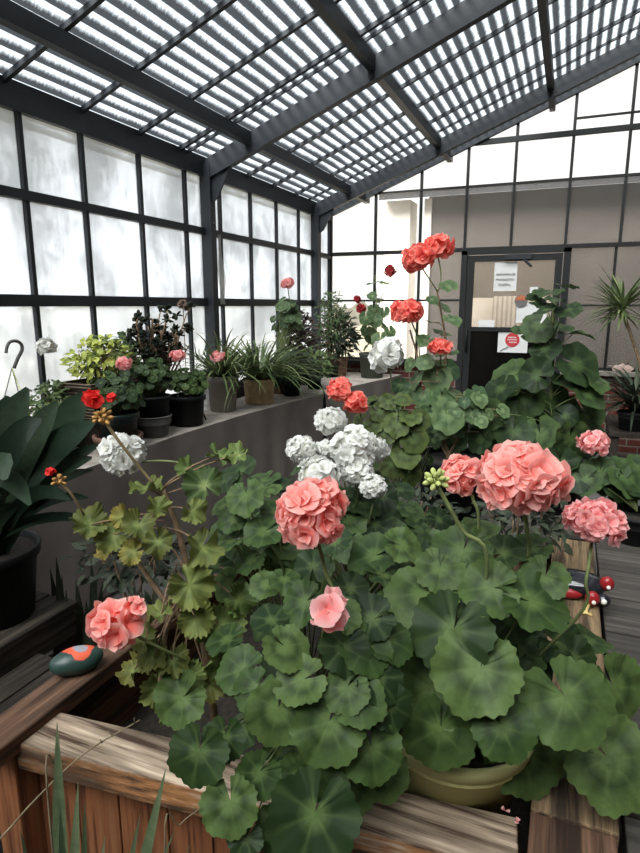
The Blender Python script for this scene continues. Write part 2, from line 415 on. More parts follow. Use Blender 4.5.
def head(parent, c, R, m, axis=(0, 0, 1), n=26, squash=(1, 1, .85), Lf=.42, npet=5, inner=3, cover=2.25, core=True, rot=None):
    mb = MB(); c = V(c); ax = V(axis).normalized(); q = V((0, 0, 1)).rotation_difference(ax)
    if core: mb.blob(c, (R*.66*squash[0], R*.66*squash[1], R*.66*squash[2]), 12, 8, None, (.25, 0, .2, 1))
    for i in range(n):
        ct = 1-(1-cos(cover))*(i+.5)/n; th = math.acos(max(-1, min(1, ct))); a = i*2.39996+rnd.uniform(-.25, .25)
        d = V((sin(th)*cos(a), sin(th)*sin(a), cos(th))); d = q @ d
        k = V((d.x*squash[0], d.y*squash[1], d.z*squash[2]))
        floret(mb, c + k*(R*(.62 if core else .5)*rnd.uniform(.8, 1.17)+R*.10*noise.noise(d*2.2+c*7)), (d+V((rnd.uniform(-.3, .3), rnd.uniform(-.3, .3), rnd.uniform(-.3, .3)))), R*Lf*rnd.uniform(.82, 1.25), npet, inner=inner)
    return mb.build('flower_head', m, parent)

def stalk(parent, pts, r, mat='stem'):
    mb = MB(); mb.tube(curve(pts, 6), r*1.1, r*.9, 7); return mb.build('flower_stalk', M[mat], parent)

def buds(parent, c, R, m, n=14, name='bud_cluster', br=.3):
    mb = MB(); c = V(c)
    for i in range(n):
        ct = 1-1.5*(i+.5)/n; th = math.acos(ct); a = i*2.4
        d = V((sin(th)*cos(a), sin(th)*sin(a), cos(th)))
        q = V((0, 0, 1)).rotation_difference(d).to_matrix()
        mb.blob(c+d*R*.75, (R*br*.75, R*br*.75, R*br*1.2), 7, 5, q)
        mb.tube([c-V((0, 0, R*.6)), c+d*R*.6], R*.06, R*.05, 5)
    return mb.build(name, M[m], parent)

def hit(px, py, C, Rr):
    """front intersection of the sight line with a plant's mound (ellipsoid)"""
    r = ray(px, py); o = CO-C; inv = V((1/Rr[0], 1/Rr[1], 1/Rr[2]))
    rs = V((r.x*inv.x, r.y*inv.y, r.z*inv.z)); os = V((o.x*inv.x, o.y*inv.y, o.z*inv.z))
    A = rs.dot(rs); B = os.dot(rs); Cc = os.dot(os)-1; D = B*B-A*Cc
    t = (-B-sqrt(D))/A if D > 0 else -B/A
    return CO + r*t
UPV = V((0, 0, 1))
def place_leaf(mb, sm, p, C, root, R, up=.5, cam_=.5, outw=.4, jit=.25, **kw):
    out = (p-C); out = out.normalized() if out.length > 1e-4 else UPV.copy()
    n = (UPV*up + (CO-p).normalized()*cam_ + out*outw + V((rnd.uniform(-1, 1), rnd.uniform(-1, 1), rnd.uniform(-1, 1)))*jit)
    tip = out*.8 - UPV*.7 + V((rnd.uniform(-1, 1), rnd.uniform(-1, 1), rnd.uniform(-1, 1)))*.55
    tdir = (tip - n.normalized()*tip.dot(n.normalized())).normalized(); p = p - tdir*R*.12
    leaf(mb, p, n, tip, R, **kw)
    if root is not None: petiole(sm, root, p - n.normalized()*R*.02)

def leaves_from(mb, sm, lst, C, Rr, root, **kw):
    for e in lst:
        px, py, dm = e[:3]; ex = dict(kw); ex.update(e[3] if len(e) > 3 else {})
        d = ex.pop('d', None)
        p = at(px, py, d) if d else hit(px, py, C, Rr)
        r0 = root(p) if callable(root) else root
        place_leaf(mb, sm, p, C, r0, dm*depth(p)/F/2*ex.pop('k', 1.0), **ex)
def filler(mb, sm, n, C, Rr, root, rmin, rmax, lo=.5, hi=.92, zmin=-.7, **kw):
    for i in range(n):
        while True:
            d = V((rnd.gauss(0, 1), rnd.gauss(0, 1), rnd.gauss(0, 1))).normalized()
            if d.z > zmin: break
        s = rnd.uniform(lo, hi); p = C + V((d.x*Rr[0], d.y*Rr[1], d.z*Rr[2]))*s
        if p.z < .66: p.z = .66+rnd.uniform(0, .08)
        r0 = root(p) if callable(root) else root
        place_leaf(mb, sm, p, C, r0, rnd.uniform(rmin, rmax), **kw)

def strap(mb, base, d, length, w, droop=.6, n=9, fold=.25, tone=None, taper=1.0, side=None, blunt=False):
    """long narrow leaf arching from its base"""
    base = V(base); d = V(d).normalized(); p = base.copy(); vs = []; cs = []; fs = []; tone = rnd.random() if tone is None else tone
    sd = side if side is not None else d.cross(UPV)
    sd = sd.normalized() if sd.length > 1e-3 else V((rnd.uniform(-1, 1), rnd.uniform(-1, 1), 0)).normalized()
    for i in range(n+1):
        t = i/n
        ww = w*(min(1, .45+t*2.2))*((1-t**(2.2 if not blunt else 5))**.8 if t < 1 else .02)*taper
        nn = sd.cross(d)
        for k in (-1, 0, 1): vs.append(p + sd*(k*ww/2) + nn*(fold*ww/2*(abs(k))))
        cs += [(t, 0, tone, 0), (t, .6, tone, 0), (t, 0, tone, 0)]
        p = p + d*(length/n); d = (d - UPV*(droop/n*(.3+1.4*t))).normalized()
    for i in range(n):
        for k in (0, 1): b = i*3+k; fs.append((b, b+1, b+4, b+3))
    mb.add(vs, fs, cs)

def oval(mb, o, n, tip, Lg, w, tone=None, yel=0):
    u, v, n = frame(V(n), V(tip)); tone = rnd.random() if tone is None else tone; o = V(o)
    vs = [o]; cs = [(0, .3, tone, yel)]
    for s, ww in ((.3, .85), (.65, .9)):
        for k in (-1, 0, 1): vs.append(o+u*(Lg*s)+v*(w*ww*k/2)+n*(w*.18*abs(k))); cs.append((s, .5 if k == 0 else 0, tone, yel))
    vs.append(o+u*Lg-n*(Lg*.12)); cs.append((1, .2, tone, yel))
    mb.add(vs, [(0,1,2), (0,2,3), (1,4,5,2), (2,5,6,3), (4,7,5), (5,7,6)], cs)

def bush(t, C, Rr, n, Lg, w, mat, root, nst=7, stem='stem_brown', lo=.25, hi=1, zmin=-.8, up=.6, yel=0, name='foliage'):
    mb = MB(); sm = MB(); C = V(C); root = V(root); tips = []
    for i in range(nst):
        d = V((rnd.gauss(0, 1), rnd.gauss(0, 1), abs(rnd.gauss(0, 1))+.3)).normalized()
        e = C+V((d.x*Rr[0], d.y*Rr[1], d.z*Rr[2]))*.85; tips.append(e)
        sm.tube(curve([root, (root+e)/2+V((rnd.uniform(-.3, .3)*Rr[0], rnd.uniform(-.3, .3)*Rr[1], 0)), e], 4), .006 if Rr[0] > .1 else .004, .002, 5)
    for i in range(n):
        d = V((rnd.gauss(0, 1), rnd.gauss(0, 1), rnd.gauss(0, 1))).normalized()
        if d.z < zmin: d.z = -d.z
        s = lo+(hi-lo)*rnd.random()**.6; p = C+V((d.x*Rr[0], d.y*Rr[1], d.z*Rr[2]))*s
        if p.z < root.z-.05: p.z = root.z+rnd.uniform(0, .05)
        out = (p-C).normalized()
        nn = UPV*up+out*.3+(CO-p).normalized()*.3+V((rnd.uniform(-1, 1), rnd.uniform(-1, 1), rnd.uniform(-1, 1)))*.6
        oval(mb, p, nn, out+V((rnd.uniform(-1, 1), rnd.uniform(-1, 1), rnd.uniform(-.6, .8)))*.8, Lg*rnd.uniform(.7, 1.25), w*rnd.uniform(.75, 1.2), None, yel)
    mb.build(name, M[mat], t); sm.build('stem', M[stem], t)

def pot(t, c, r_top, h, mat, r_bot=None, rim=.012, rimh=None, soil=True, name='pot', n=32):
    """plant pot with a rolled rim; c is the centre of its base"""
    rb = r_bot if r_bot else r_top*.76; rimh = rimh if rimh is not None else h*.16; mb = MB()
    prof = [(rb*.9, 0), (rb, .006)]
    rr = rb+(r_top-rim-rb)*(1-rimh/h)
    prof += [(rr, h-rimh), (rr+rim, h-rimh+.003), (r_top, h-.004), (r_top-.004, h), (r_top-rim*.9, h-.003), (r_top-rim*1.3, h-.05 if h > .08 else h*.6)]
    mb.lathe(prof, c, n, False); mb.add([V(c)+V((rb*.9*cos(2*pi*j/n), rb*.9*sin(2*pi*j/n), 0)) for j in range(n)], [tuple(range(n))])
    o = mb.build(name, M[mat], t)
    if soil:
        s = MB(); hh = h-.025; s.lathe([(.001, hh+.006), ((r_top-rim)*.6, hh+.004), (r_top-rim*1.05, hh)], c, 20, False); s.build('soil', M['earth'], t)
    return o

# ================================================================== SETTING
XL, YB = -2.68, 6.70
Y0 = -1.6
def zr(x): return 2.58+.39*(x+2.68)          # underside of roof sheet
XR = 2.3
# floor, ground outside
mb = MB(); mb.box((XL-.1, Y0-.4, -.1), (XR+.1, YB+.1, 0)); o = mb.build('floor', M['floor'], None, False); tag(o, kind='structure')
mb = MB(); mb.box((-60, -30, -.4), (40, 60, -.12)); o = mb.build('ground', M['ground'], None, False); tag(o, kind='structure')
mb = MB(); vs = []; fs = []
for i in range(121):
    y = -20+i*.6; h_ = 1.5+.9*noise.noise(V((y*.25, 2, 0)))+.5*noise.noise(V((y*.9, 5, 0)))
    vs += [(-16, y, -.2), (-17, y, h_)]
for i in range(120): fs.append((2*i, 2*i+2, 2*i+3, 2*i+1))
mb.add(vs, fs); o = mb.build('hills', plain('hazy far hedge', (.17, .165, .13), .95, .3, .6)); tag(o, kind='structure')
# ceiling: corrugated sheet with its steel
mb = MB(); pitch = .0765; NX = int((XR+2.95)/pitch*8); ys = [Y0-.3, YB+.14]
vs = []; cs = []; fs = []
for i in range(NX+1):
    x = -2.95+i*pitch/8; ph = 2*pi*x/pitch; z = zr(x)+.02+.011*cos(ph)
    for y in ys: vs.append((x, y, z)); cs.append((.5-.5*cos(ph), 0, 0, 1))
for i in range(NX): fs.append((2*i, 2*i+1, 2*i+3, 2*i+2))
mb.add(vs, fs, cs); ceil = mb.build('ceiling', M['roof']); tag(ceil, kind='structure')
posts_y = [-.05, 2.0-.0, 4.08, 6.2]
posts_y = [0-.04, 4.08, 6.2]
for x in (-2.26, -1.33, -.33, .67, 1.67):
    mb = MB(); mb.bar((x, Y0, zr(x)-.012), (x, YB+.12, zr(x)-.012), .055, .085); mb.build('purlin', M['steel'], ceil, False)
mains = [-.05, 2.0-4.1+4.1, 4.08, 6.2]
mains = [-.04, 4.08, 6.2]
nrm = V((-.39, 0, 1)).normalized()
for y in mains:
    mb = MB(); mb.bar((-2.72, y, zr(-2.72)-.02), (XR, y, zr(XR)-.02), .06, .135, nrm); mb.build('rafter', M['steel'], ceil, False)
mb = MB(); mb.bar((-2.72, YB-.02, zr(-2.72)-.01), (XR, YB-.02, zr(XR)-.01), .05, .07, nrm); mb.build('rafter', M['steel'], ceil, False)
yy = Y0+.1
for y in [-1.2, -.7, .3, .8, 1.32, 1.83, 2.33, 2.84, 3.33, 3.76, 4.72, 5.2, 5.68]:
    mb = MB(); mb.bar((-2.72, y, zr(-2.72)+.008), (XR, y, zr(XR)+.008), .026, .026, nrm); mb.build('batten', M['steel'], ceil, False)
# sheet joints: a thin strip beside each main rafter
for y in (3.86, 6.02):
    mb = MB(); mb.bar((-2.72, y, zr(-2.72)+.008), (XR, y, zr(XR)+.008), .014, .02, nrm); mb.build('batten', M['steel'], ceil, False)
# left wall: knee wall, posts, eave beam, gussets
mb = MB(); mb.box((XL-.1, Y0, 0), (XL, YB, .80)); wl = mb.build('wall_left', M['knee'], None, False); tag(wl, kind='structure')
mb = MB(); mb.box((XL-.05, Y0, 2.46), (XL+.03, YB, 2.60)); mb.build('eave_beam', M['steel'], wl, False)
for y in posts_y:
    mb = MB(); mb.box((XL-.02, y-.035, 0), (XL+.085, y+.035, 2.55)); p = mb.build('post', M['steel'], wl, False)
    g = MB(); th = .008
    a = [(XL+.085, 2.50), (XL+.085, 2.27), (XL+.13, 2.30), (XL+.26, 2.53)]
    g.add([V((x, y+s*th, z)) for s in (-1, 1) for x, z in a], [(0,1,2,3), (7,6,5,4), (0,4,5,1), (1,5,6,2), (2,6,7,3), (3,7,4,0)])
    g.build('gusset', M['steel'], p, False)
    b = MB()
    for z in (2.12, 2.3, 2.45): b.blob((XL+.088, y, z), .008, 8, 5)
    b.build('bolt', M['greypot'], p)
def left_window(idx, ya, yb, mull):
    w = thing('window_%d' % idx, None, None, (XL, (ya+yb)/2, .8), kind='structure')
    mb = MB()
    for z, h in ((.82, .05), (1.525, .062), (2.06, .05)): mb.box((XL-.015, ya, z-h/2), (XL+.03, yb, z+h/2))
    for y in mull: mb.box((XL-.01, y-.013, .8), (XL+.02, y+.013, 2.47))
    mb.build('window_frame', M['steel'], w, False)
    mb = MB(); mb.box((XL-.008, ya, .8), (XL-.004, yb, 2.48)); mb.build('pane', M['pane'], w, False)
left_window(1, Y0, 4.045, [-1.1, -.6, .4, .9, 1.4, 1.9, 2.41, 2.83, 3.33, 3.83])
left_window(2, 4.115, 6.165, [4.30, 4.80, 5.305, 5.81])
left_window(3, 6.235, 6.70, [6.66])
# back wall
mb = MB(); mb.box((XL, YB, 0), (-1.12, YB+.12, .82)); mb.box((-.06, YB, 0), (XR, YB+.12, .80)); wb = mb.build('wall_back', M['brick'], None, False); tag(wb, kind='structure')
mb = MB(); mb.box((XL, YB-.05, .82), (-1.12, YB+.13, .86)); mb.build('sill', M['steel2'], wb, False)
mb = MB(); mb.box((-.06, YB-.12, .80), (XR, YB+.13, .845)); mb.build('sill', M['sill'], wb, False, .006)
cols = [-2.66, -2.12, -1.605, -1.115, -.64, -.11, .385, .9, 1.42, 1.94]
def back_window(idx, xa, xb, za, rails, mull, m):
    w = thing('window_%d' % idx, None, None, ((xa+xb)/2, YB, za), kind='structure')
    mb = MB()
    for z, h in rails: mb.box((xa, YB-.02, z-h/2), (xb, YB+.02, z+h/2))
    for x, z0, z1 in mull: mb.box((x-.013, YB-.015, z0), (x+.013, YB+.015, z1))
    mb.build('window_frame', M['steel2'], w, False)
    mb = MB(); t0 = zr(xa)-.02 if za > 2 else 2.08; t1 = zr(xb)-.02 if za > 2 else 2.08
    mb.add([(xa, YB+.002, za), (xb, YB+.002, za), (xb, YB+.002, t1), (xa, YB+.002, t0)], [(0,1,2,3)]); mb.build('pane', m, w, False)
back_window(4, XL, -1.135, .86, [(1.555, .022), (.88, .03)], [(x, .86, 2.08) for x in cols[:3]], M['pane_end'])
back_window(5, -.045, XR, .845, [(1.50, .018), (.86, .03)], [(x, .845, 2.08) for x in (.36, .9, 1.42, 1.94)], M['pane_end'])
# the upper gable lights, above the door rail
w = thing('window_6', None, None, (-.2, YB, 2.08), kind='structure')
mb = MB(); mb.box((XL, YB-.03, 2.065), (XR, YB+.03, 2.105))
for z, h in ((2.725, .022), (3.15, .05), (3.28, .014)):
    xs = (z-2.58)/.39-2.68
    if z > 3.2: xs = -.1
    mb.box((xs, YB-.02, z-h/2), (XR, YB+.02, z+h/2))
for x in cols: mb.box((x-.014, YB-.016, 2.08), (x+.014, YB+.016, zr(x)))
mb.build('window_frame', M['steel2'], w, False)
mb = MB(); mb.add([(XL, YB+.002, 2.08), (XR, YB+.002, 2.08), (XR, YB+.002, zr(XR)), (XL, YB+.002, zr(XL))], [(0,1,2,3)]); mb.build('pane', M['pane_end'], w, False)
# right wall; unseen wall behind the photographer, made opaque and dark to cut fill
mb = MB(); mb.box((XR, Y0-.3, 0), (XR+.1, YB+.1, zr(XR)-.05)); o = mb.build('wall_right', M['rightwall'], None, False); tag(o, kind='structure')
mb = MB(); mb.add([(XL, Y0-.3, 0), (XR, Y0-.3, 0), (XR, Y0-.3, zr(XR)), (XL, Y0-.3, zr(XL))], [(0,1,2,3)]); o = mb.build('wall_front', M['knee'], None, False); tag(o, kind='structure')

# door
dr = thing('door_1', None, None, (-.59, YB, 0), kind='structure')
mb = MB()
for x0, x1 in ((-1.135, -1.075), (-.115, -.045)): mb.box((x0, YB-.05, 0), (x1, YB+.05, 2.07))
mb.box((-1.135, YB-.05, 2.03), (-.045, YB+.05, 2.07)); mb.build('door_frame', M['steel2'], dr, False)
mb = MB(); g = dict(x0=-1.07, x1=-.12)
gx0, gx1, gz0, gz1 = -1.0, -.19, 1.27, 1.955
mb.box((-1.07, YB-.035, .02), (gx0, YB+.01, 2.02)); mb.box((gx1, YB-.035, .02), (-.12, YB+.01, 2.02))
mb.box((gx0, YB-.035, gz1), (gx1, YB+.01, 2.02)); mb.box((gx0, YB-.035, gz0-.045), (gx1, YB+.01, gz0)); mb.box((gx0, YB-.035, .02), (gx1, YB+.01, .25))
lf = mb.build('door_leaf', M['steel2'], dr, False)
mb = MB(); mb.box((gx0, YB-.012, gz0), (gx1, YB-.008, gz1)); mb.build('pane', M['pane_door'], lf, False)
mb = MB(); mb.box((gx0, YB-.012, .25), (gx1, YB-.008, gz0-.045)); mb.build('lower_pane', M['pane_dark'], lf, False)
mb = MB(); mb.box((-.68, YB-.07, 1.97), (-.42, YB-.035, 2.02)); mb.bar((-.5, YB-.05, 1.98), (-.41, YB-.16, 1.90), .02, .02); mb.build('door_closer', M['steel'], lf, False)
mb = MB(); mb.tube([(-1.04, YB-.06, 1.0), (-1.04, YB-.06, 1.25)], .012, .012, 8); mb.build('door_handle', M['black'], lf)

# the place beyond the glass: lit corridor behind the door and grey neighbouring building
nb = thing('building', 'grey-brown neighbouring building seen blurred through the end wall glazing', 'building', (1.2, 8.6, -.12))
mb = MB(); mb.box((-1.28, 8.4, -.12), (-.15, 8.5, 1.6)); mb.build('lit_wall', M['beigewall'], nb, False)
mb = MB(); mb.box((-1.95, 8.6, -.12), (6, 8.9, 2.98)); mb.build('wall', M['neighbour'], nb, False)
mb = MB(); mb.box((-2.62, 8.55, -.12), (-2.2, 8.95, 2.95)); mb.box((-2.0, 8.55, -.12), (-1.9, 8.95, 2.95)); mb.build('corner_column', M['neighbour_light'], nb, False)
mb = MB(); mb.add([(-2.8, 8.3, 3.0), (6, 8.3, 3.0), (6, 9.3, 3.12), (-2.8, 9.3, 3.12), (-2.8, 8.3, 2.93), (6, 8.3, 2.93)], [(0,1,2,3), (4,5,1,0)]); mb.build('roof_edge', M['steel'], nb, False)
# pale curtain folds behind the door glass
mb = MB(); vs = []; fs = []
for i in range(60):
    x = -.98+i*.0125; y = 8.36+.012*sin(i*1.3)
    vs += [(x, y, .3), (x, y, 1.62)]
for i in range(59): fs.append((2*i, 2*i+2, 2*i+3, 2*i+1))
mb.add(vs, fs); mb.build('curtain', plain('beige curtain', (.29, .27, .25), .9, .1), nb)

# ------------------------------------------------------------------ notices on the door
def sheet(name, label, px0, py0, px1, py1, m='paper', y=YB-.016, cat='notice', group=None):
    a = ony(px0, py0, y); b = ony(px1, py1, y)
    t = thing(name, label, cat, ((a.x+b.x)/2, y, min(a.z, b.z)), group)
    mb = MB(); n = 6; vs = []; fs = []
    for i in range(n+1):
        for j in range(n+1):
            vs.append((a.x+(b.x-a.x)*i/n, y-.003-.004*abs(sin(i*1.1+j*.8)), a.z+(b.z-a.z)*j/n))
    for i in range(n):
        for j in range(n): k = i*(n+1)+j; fs.append((k, k+1, k+n+2, k+n+1))
    mb.add(vs, fs); mb.build('paper', M[m], t)
    return t, a, b
t, a, b = sheet('notice_sheet', 'white notice with three lines of black handwriting taped high on the door glass', 495, 262.5, 516, 291)
mb = MB(); hr = random.Random(4)
for li, (z, x0, x1) in enumerate(((.42, .08, .92), (.60, .08, .86), (.78, .2, .74))):
    zz = a.z+(b.z-a.z)*z; xx = a.x+(b.x-a.x)*x0; xe = a.x+(b.x-a.x)*x1; h = (a.z-b.z)*.055
    while xx < xe:                                   # joined handwritten strokes, word by word
        nx = xx+hr.uniform(.006, .011)
        mb.tube([(xx, YB-.0262, zz-h*hr.uniform(.2, 1)), ((xx+nx)/2, YB-.0262, zz+h*hr.uniform(.4, 1.1)), (nx, YB-.0262, zz-h*hr.uniform(.2, 1))], .0013, .0013, 4)
        xx = nx + .0002
    mb.build('handwriting', M['ink'], t); mb = MB()
t, a, b = sheet('notice_sheet', 'blank white sheet of paper in the middle of the door glass, partly behind geranium leaves', 517, 303, 546, 323)
t, a, b = sheet('notice_sheet', 'small blank white slip above the sheet in the middle of the door glass', 530, 287, 537, 300)
t, a, b = sheet('notice_sheet', 'pale blank card at the lower left corner of the door glass', 478.5, 320, 494, 329.5, y=YB-.014)
t, a, b = sheet('notice_sheet', 'white sheet with a red round emblem on the lower half of the door', 498.5, 332, 527, 353)
def disc(t, name, c, r, m, y):
    mb = MB(); mb.add([(c[0]+r*cos(i*pi/14), y, c[1]+r*sin(i*pi/14)) for i in range(28)], [tuple(range(28))]); return mb.build(name, M[m], t, False)
cc = ony(512.3, 340, YB-.03); d_ = disc(t, 'emblem', (cc.x, cc.z), .074, 'redink', YB-.027)
mb = MB()
for z, x0, x1 in ((.028, -.045, .04), (.004, -.05, .05), (-.024, -.03, .035)):
    x = x0
    while x < x1: w_ = hr.uniform(.007, .012); mb.box((cc.x+x, YB-.0285, cc.z+z-.006), (cc.x+x+w_, YB-.028, cc.z+z+.006)); x += w_+.005
mb.build('lettering', M['paper'], d_, False)
mb = MB(); p0 = ony(500, 351, YB-.0262); mb.tube([p0, ony(503, 349, YB-.0262), ony(505, 348.6, YB-.0262), ony(508, 346.6, YB-.0262)], .003, .003, 4); mb.build('handwriting', M['ink'], t)
t = thing('round_sticker', 'small round orange and green sticker on the door glass', 'sticker', ony(521, 301, YB-.03))
cc = ony(521, 301, YB-.03); disc(t, 'sticker_disc', (cc.x, cc.z), .066, 'leafsticker' if 'leafsticker' in M else 'greypot', YB-.03)
mb = MB(); mb.add([(cc.x+.055*cos(i*pi/10), YB-.032, cc.z+.005+.055*sin(i*pi/10)) for i in range(11)], [tuple(range(11))]); M['orange'] = plain('orange print', (.42, .13, .06), .8, .2); mb.build('orange_half', M['orange'], t, False)

# ------------------------------------------------------------------ left benches
BZ = .72
def bench(label, edge, back, yr):
    c = V((sum(p[0] for p in edge)/len(edge)-.15, sum(p[1] for p in edge)/len(edge), 0))
    t = thing('display_bench', label, 'bench', c)
    n = len(edge); top = MB()
    vs = [V((x, y, BZ)) for x, y in edge]+[V((back, y, BZ)) for x, y in edge]+[V((x, y, BZ-.03)) for x, y in edge]+[V((back, y, BZ-.03)) for x, y in edge]; fs = []
    for i in range(n-1): fs += [(i, i+1, n+i+1, n+i), (2*n+i, 3*n+i, 3*n+i+1, 2*n+i+1), (i, 2*n+i, 2*n+i+1, i+1)]
    fs += [(0, n, 3*n, 2*n), (n-1, 3*n-1, 4*n-1, 2*n-1)]
    top.add(vs, fs); top.build('tabletop', M['benchtop'], t, False)
    sk = MB(); vs = []; fs = []; K = 70; H_ = 8                        # hanging front cloth with soft folds
    for i in range(K+1):
        f = i/K*(n-1); k = min(int(f), n-2); q = f-k; x = edge[k][0]*(1-q)+edge[k+1][0]*q; y = edge[k][1]*(1-q)+edge[k+1][1]*q
        for j in range(H_+1):
            s = j/H_; fold = (.010+.022*s)*noise.noise(V((y*6+3, s*.6, 1.7)))+.006*s*sin(y*23)
            vs.append((x+.012+fold+.012*s, y, BZ+.003-s*(BZ-.02)))
    for i in range(K):
        for j in range(H_): b = i*(H_+1)+j; fs.append((b, b+1, b+H_+2, b+H_+1))
    vs2 = [(edge[0][0]+.012, edge[0][1], BZ+.003)]
    sk.add(vs, fs); sk.build('front_cloth', M['cloth'], t)
    lg = [(edge[0][0]-.1, edge[0][1]+.05), (edge[-1][0]-.1, edge[-1][1]-.05), (back+.06, edge[0][1]+.05), (back+.06, edge[-1][1]-.05)]
    for x, y in lg:
        l = MB(); l.box((x-.02, y-.02, 0), (x+.02, y+.02, BZ-.03)); l.build('leg', M['wood_stool'], t, False)
bench('long plant bench with grey-brown hanging cloth along the left windows, nearest one', [(-2.12, 1.3), (-2.13, 2.2), (-2.17, 2.9), (-2.15, 3.6), (-2.08, 4.3), (-2.0, 4.83)], -2.58, 0)
bench('far plant bench with grey-brown hanging cloth in the back left corner', [(-1.99, 4.86), (-1.93, 5.5), (-1.8, 6.15), (-1.75, 6.62)], -2.58, 0)

# ------------------------------------------------------------------ raised wooden bed
TZ = .62
bed = thing('raised_bed', 'large wooden raised planter bed of weathered cedar in the foreground', 'planter bed', (-.45, 1.5, 0))
# front rail is two lengths of timber: left overlaps under the left rail
FR = Matrix.Translation((-1.0, .742, 0)) @ Matrix.Rotation(radians(6.1), 4, 'Z')
for x0, x1 in ((0, .998),):
    mb = MB(); mb.box((x0, 0, TZ-.075), (x1, .108, TZ-.012), FR); mb.build('front_rail', M['wood_front'], bed, False, .004)
mb = MB(); mb.box((-1.075, .69, TZ-.03), (-.985, 2.34, TZ+.012)); mb.build('left_rail', M['wood_left'], bed, False, .004)
mb = MB(); mb.box((.002, .972, TZ-.05), (.145, 2.34, TZ)); mb.build('right_rail', M['wood_right'], bed, False, .004)
mb = MB(); mb.box((-1.0, 2.24, TZ-.05), (.0, 2.34, TZ)); mb.build('back_rail', M['wood_grey'], bed, False, .004)
mb = MB(); mb.box((.002, .835, TZ-.10), (.14, .968, TZ-.002)); mb.build('corner_block', M['wood_left'], bed, False, .004)
xb = -1.0
while xb < .10:
    w_ = rnd.uniform(.085, .12); mb = MB(); mb.box((xb+1.002, .05, .02), (xb+1+w_-.002, .075, TZ-.07), FR); mb.build('front_board', M['wood_board'], bed, False, .002); xb += w_
for x in (-1.07, .07):
    mb = MB(); mb.box((x-.0, .735+(.125 if x > 0 else 0), 0), (x+.07, .805+(.125 if x > 0 else 0), TZ-.03 if x < 0 else TZ-.1)); mb.build('corner_post', M['wood_board'], bed, False, .003)
for x in (-1.06, .09):
    mb = MB(); mb.box((x, .83, .02), (x+.025, 2.3, TZ-.05)); mb.build('side_board', M['wood_left'], bed, False)
mb = MB(); mb.box((-1.0, 2.29, .02), (.1, 2.315, TZ-.05)); mb.build('back_board', M['wood_left'], bed, False)
mb = MB(); vs = []; fs = []; nx, ny = 30, 40
for i in range(nx+1):
    for j in range(ny+1):
        x = -1.03+1.115*i/nx; y = .83+1.45*j/ny; vs.append((x, y, .40+.03*noise.noise(V((x*9, y*9, 0)))+.012*noise.noise(V((x*40, y*40, 3)))))
for i in range(nx):
    for j in range(ny): k = i*(ny+1)+j; fs.append((k, k+ny+1, k+ny+2, k+1))
mb.add(vs, fs); mb.build('soil', M['earth'], bed)
SZ = .42

# grey boards to the right of the bed
dk = thing('potting_table', 'dark grey weathered board table along the right side of the bed', 'table', (.6, 1.7, 0))
for i in range(9):
    y0 = .62+i*.225; mb = MB(); mb.box((.16, y0, .55), (1.5, y0+.215, .585)); mb.build('board', M['wood_grey'], dk, False, .003)
for x in (.22, 1.42):
    for y in (.7, 2.55): mb = MB(); mb.box((x-.035, y-.035, 0), (x+.035, y+.035, .55)); mb.build('leg', M['wood_grey'], dk, False)

# ------------------------------------------------------------------ low bench and stool at left with the big strap-leaved plant
st = thing('wooden_stool', 'dark brown wooden stand under the big black pot at the left edge', 'stand', (-1.85, 1.15, 0))
for i in range(4):
    mb = MB(); mb.box((-2.12+i*.14, .72, .42), (-2.12+i*.14+.132, 1.48, .45)); mb.build('slat', M['wood_stool'], st, False, .003)
for x, y in ((-2.09, .76), (-1.61, .76), (-2.09, 1.44), (-1.61, 1.44)):
    mb = MB(); mb.box((x-.03, y-.03, 0), (x+.03, y+.03, .42)); mb.build('leg', M['wood_stool'], st, False)
mb = MB(); mb.box((-1.6, .74, .33), (-1.57, 1.46, .42)); mb.build('apron', M['wood_stool'], st, False); mb = MB(); mb.box((-2.1, 1.44, .33), (-1.6, 1.47, .42)); mb.build('apron', M['wood_stool'], st, False)
lb = thing('slatted_bench', 'low slatted wooden bench in the shade beside the left corner of the bed', 'bench', (-1.33, 1.1, 0))
for i in range(4):
    mb = MB(); mb.box((-1.545+i*.108, .6, .345), (-1.545+i*.108+.1, 1.27, .37)); mb.build('slat', M['wood_stool'], lb, False, .003)
for x, y in ((-1.5, .66), (-1.16, .66), (-1.5, 1.22), (-1.16, 1.22)):
    mb = MB(); mb.box((x-.025, y-.025, 0), (x+.025, y+.025, .345)); mb.build('leg', M['wood_stool'], lb, False)

c0 = onz(8, 612, .45); c0 = V((-1.755, 1.29, .45))
cl = thing('strap_leaf_plant', 'big plant with broad dark glossy strap leaves in a black pot at the left edge', 'potted plant', c0)
pot(cl, c0, .165, .255, 'black', .125)
mb = MB(); b0 = c0+V((0, 0, .235))
def to(mbx, base, tip_, w, arch=.25, n=10, **kw):       # leaf from base to a given tip with an arch
    base = V(base); tip_ = V(tip_); ch = tip_-base; ln = ch.length
    mid = base + ch*.45 + UPV*(ln*arch); vs = []; cs = []; fs = []; tone = rnd.random()
    for i in range(n+1):
        t = i/n; p = base*(1-t)**2+mid*2*t*(1-t)+tip_*t*t; tg = ((mid-base)*(1-t)+(tip_-mid)*t).normalized()
        view = (CO-p).normalized(); sd = tg.cross(view); sd = (sd.normalized()*.8+tg.cross(UPV).normalized()*.35).normalized(); nn = sd.cross(tg)
        ww = w*min(1, kw.get('b', .5)+1.4*t)*(max(.02, 1-t**kw.get('pw', 3.5)))**kw.get('ex', 1)
        for k in (-1, 0, 1): vs.append(p+sd*(k*ww/2)+nn*(.22*ww/2*abs(k)))
        cs += [(t, 0, tone, 0), (t, .7, tone, 0), (t, 0, tone, 0)]
    for i in range(n):
        for k in (0, 1): b = i*3+k; fs.append((b, b+1, b+4, b+3))
    mbx.add(vs, fs, cs)
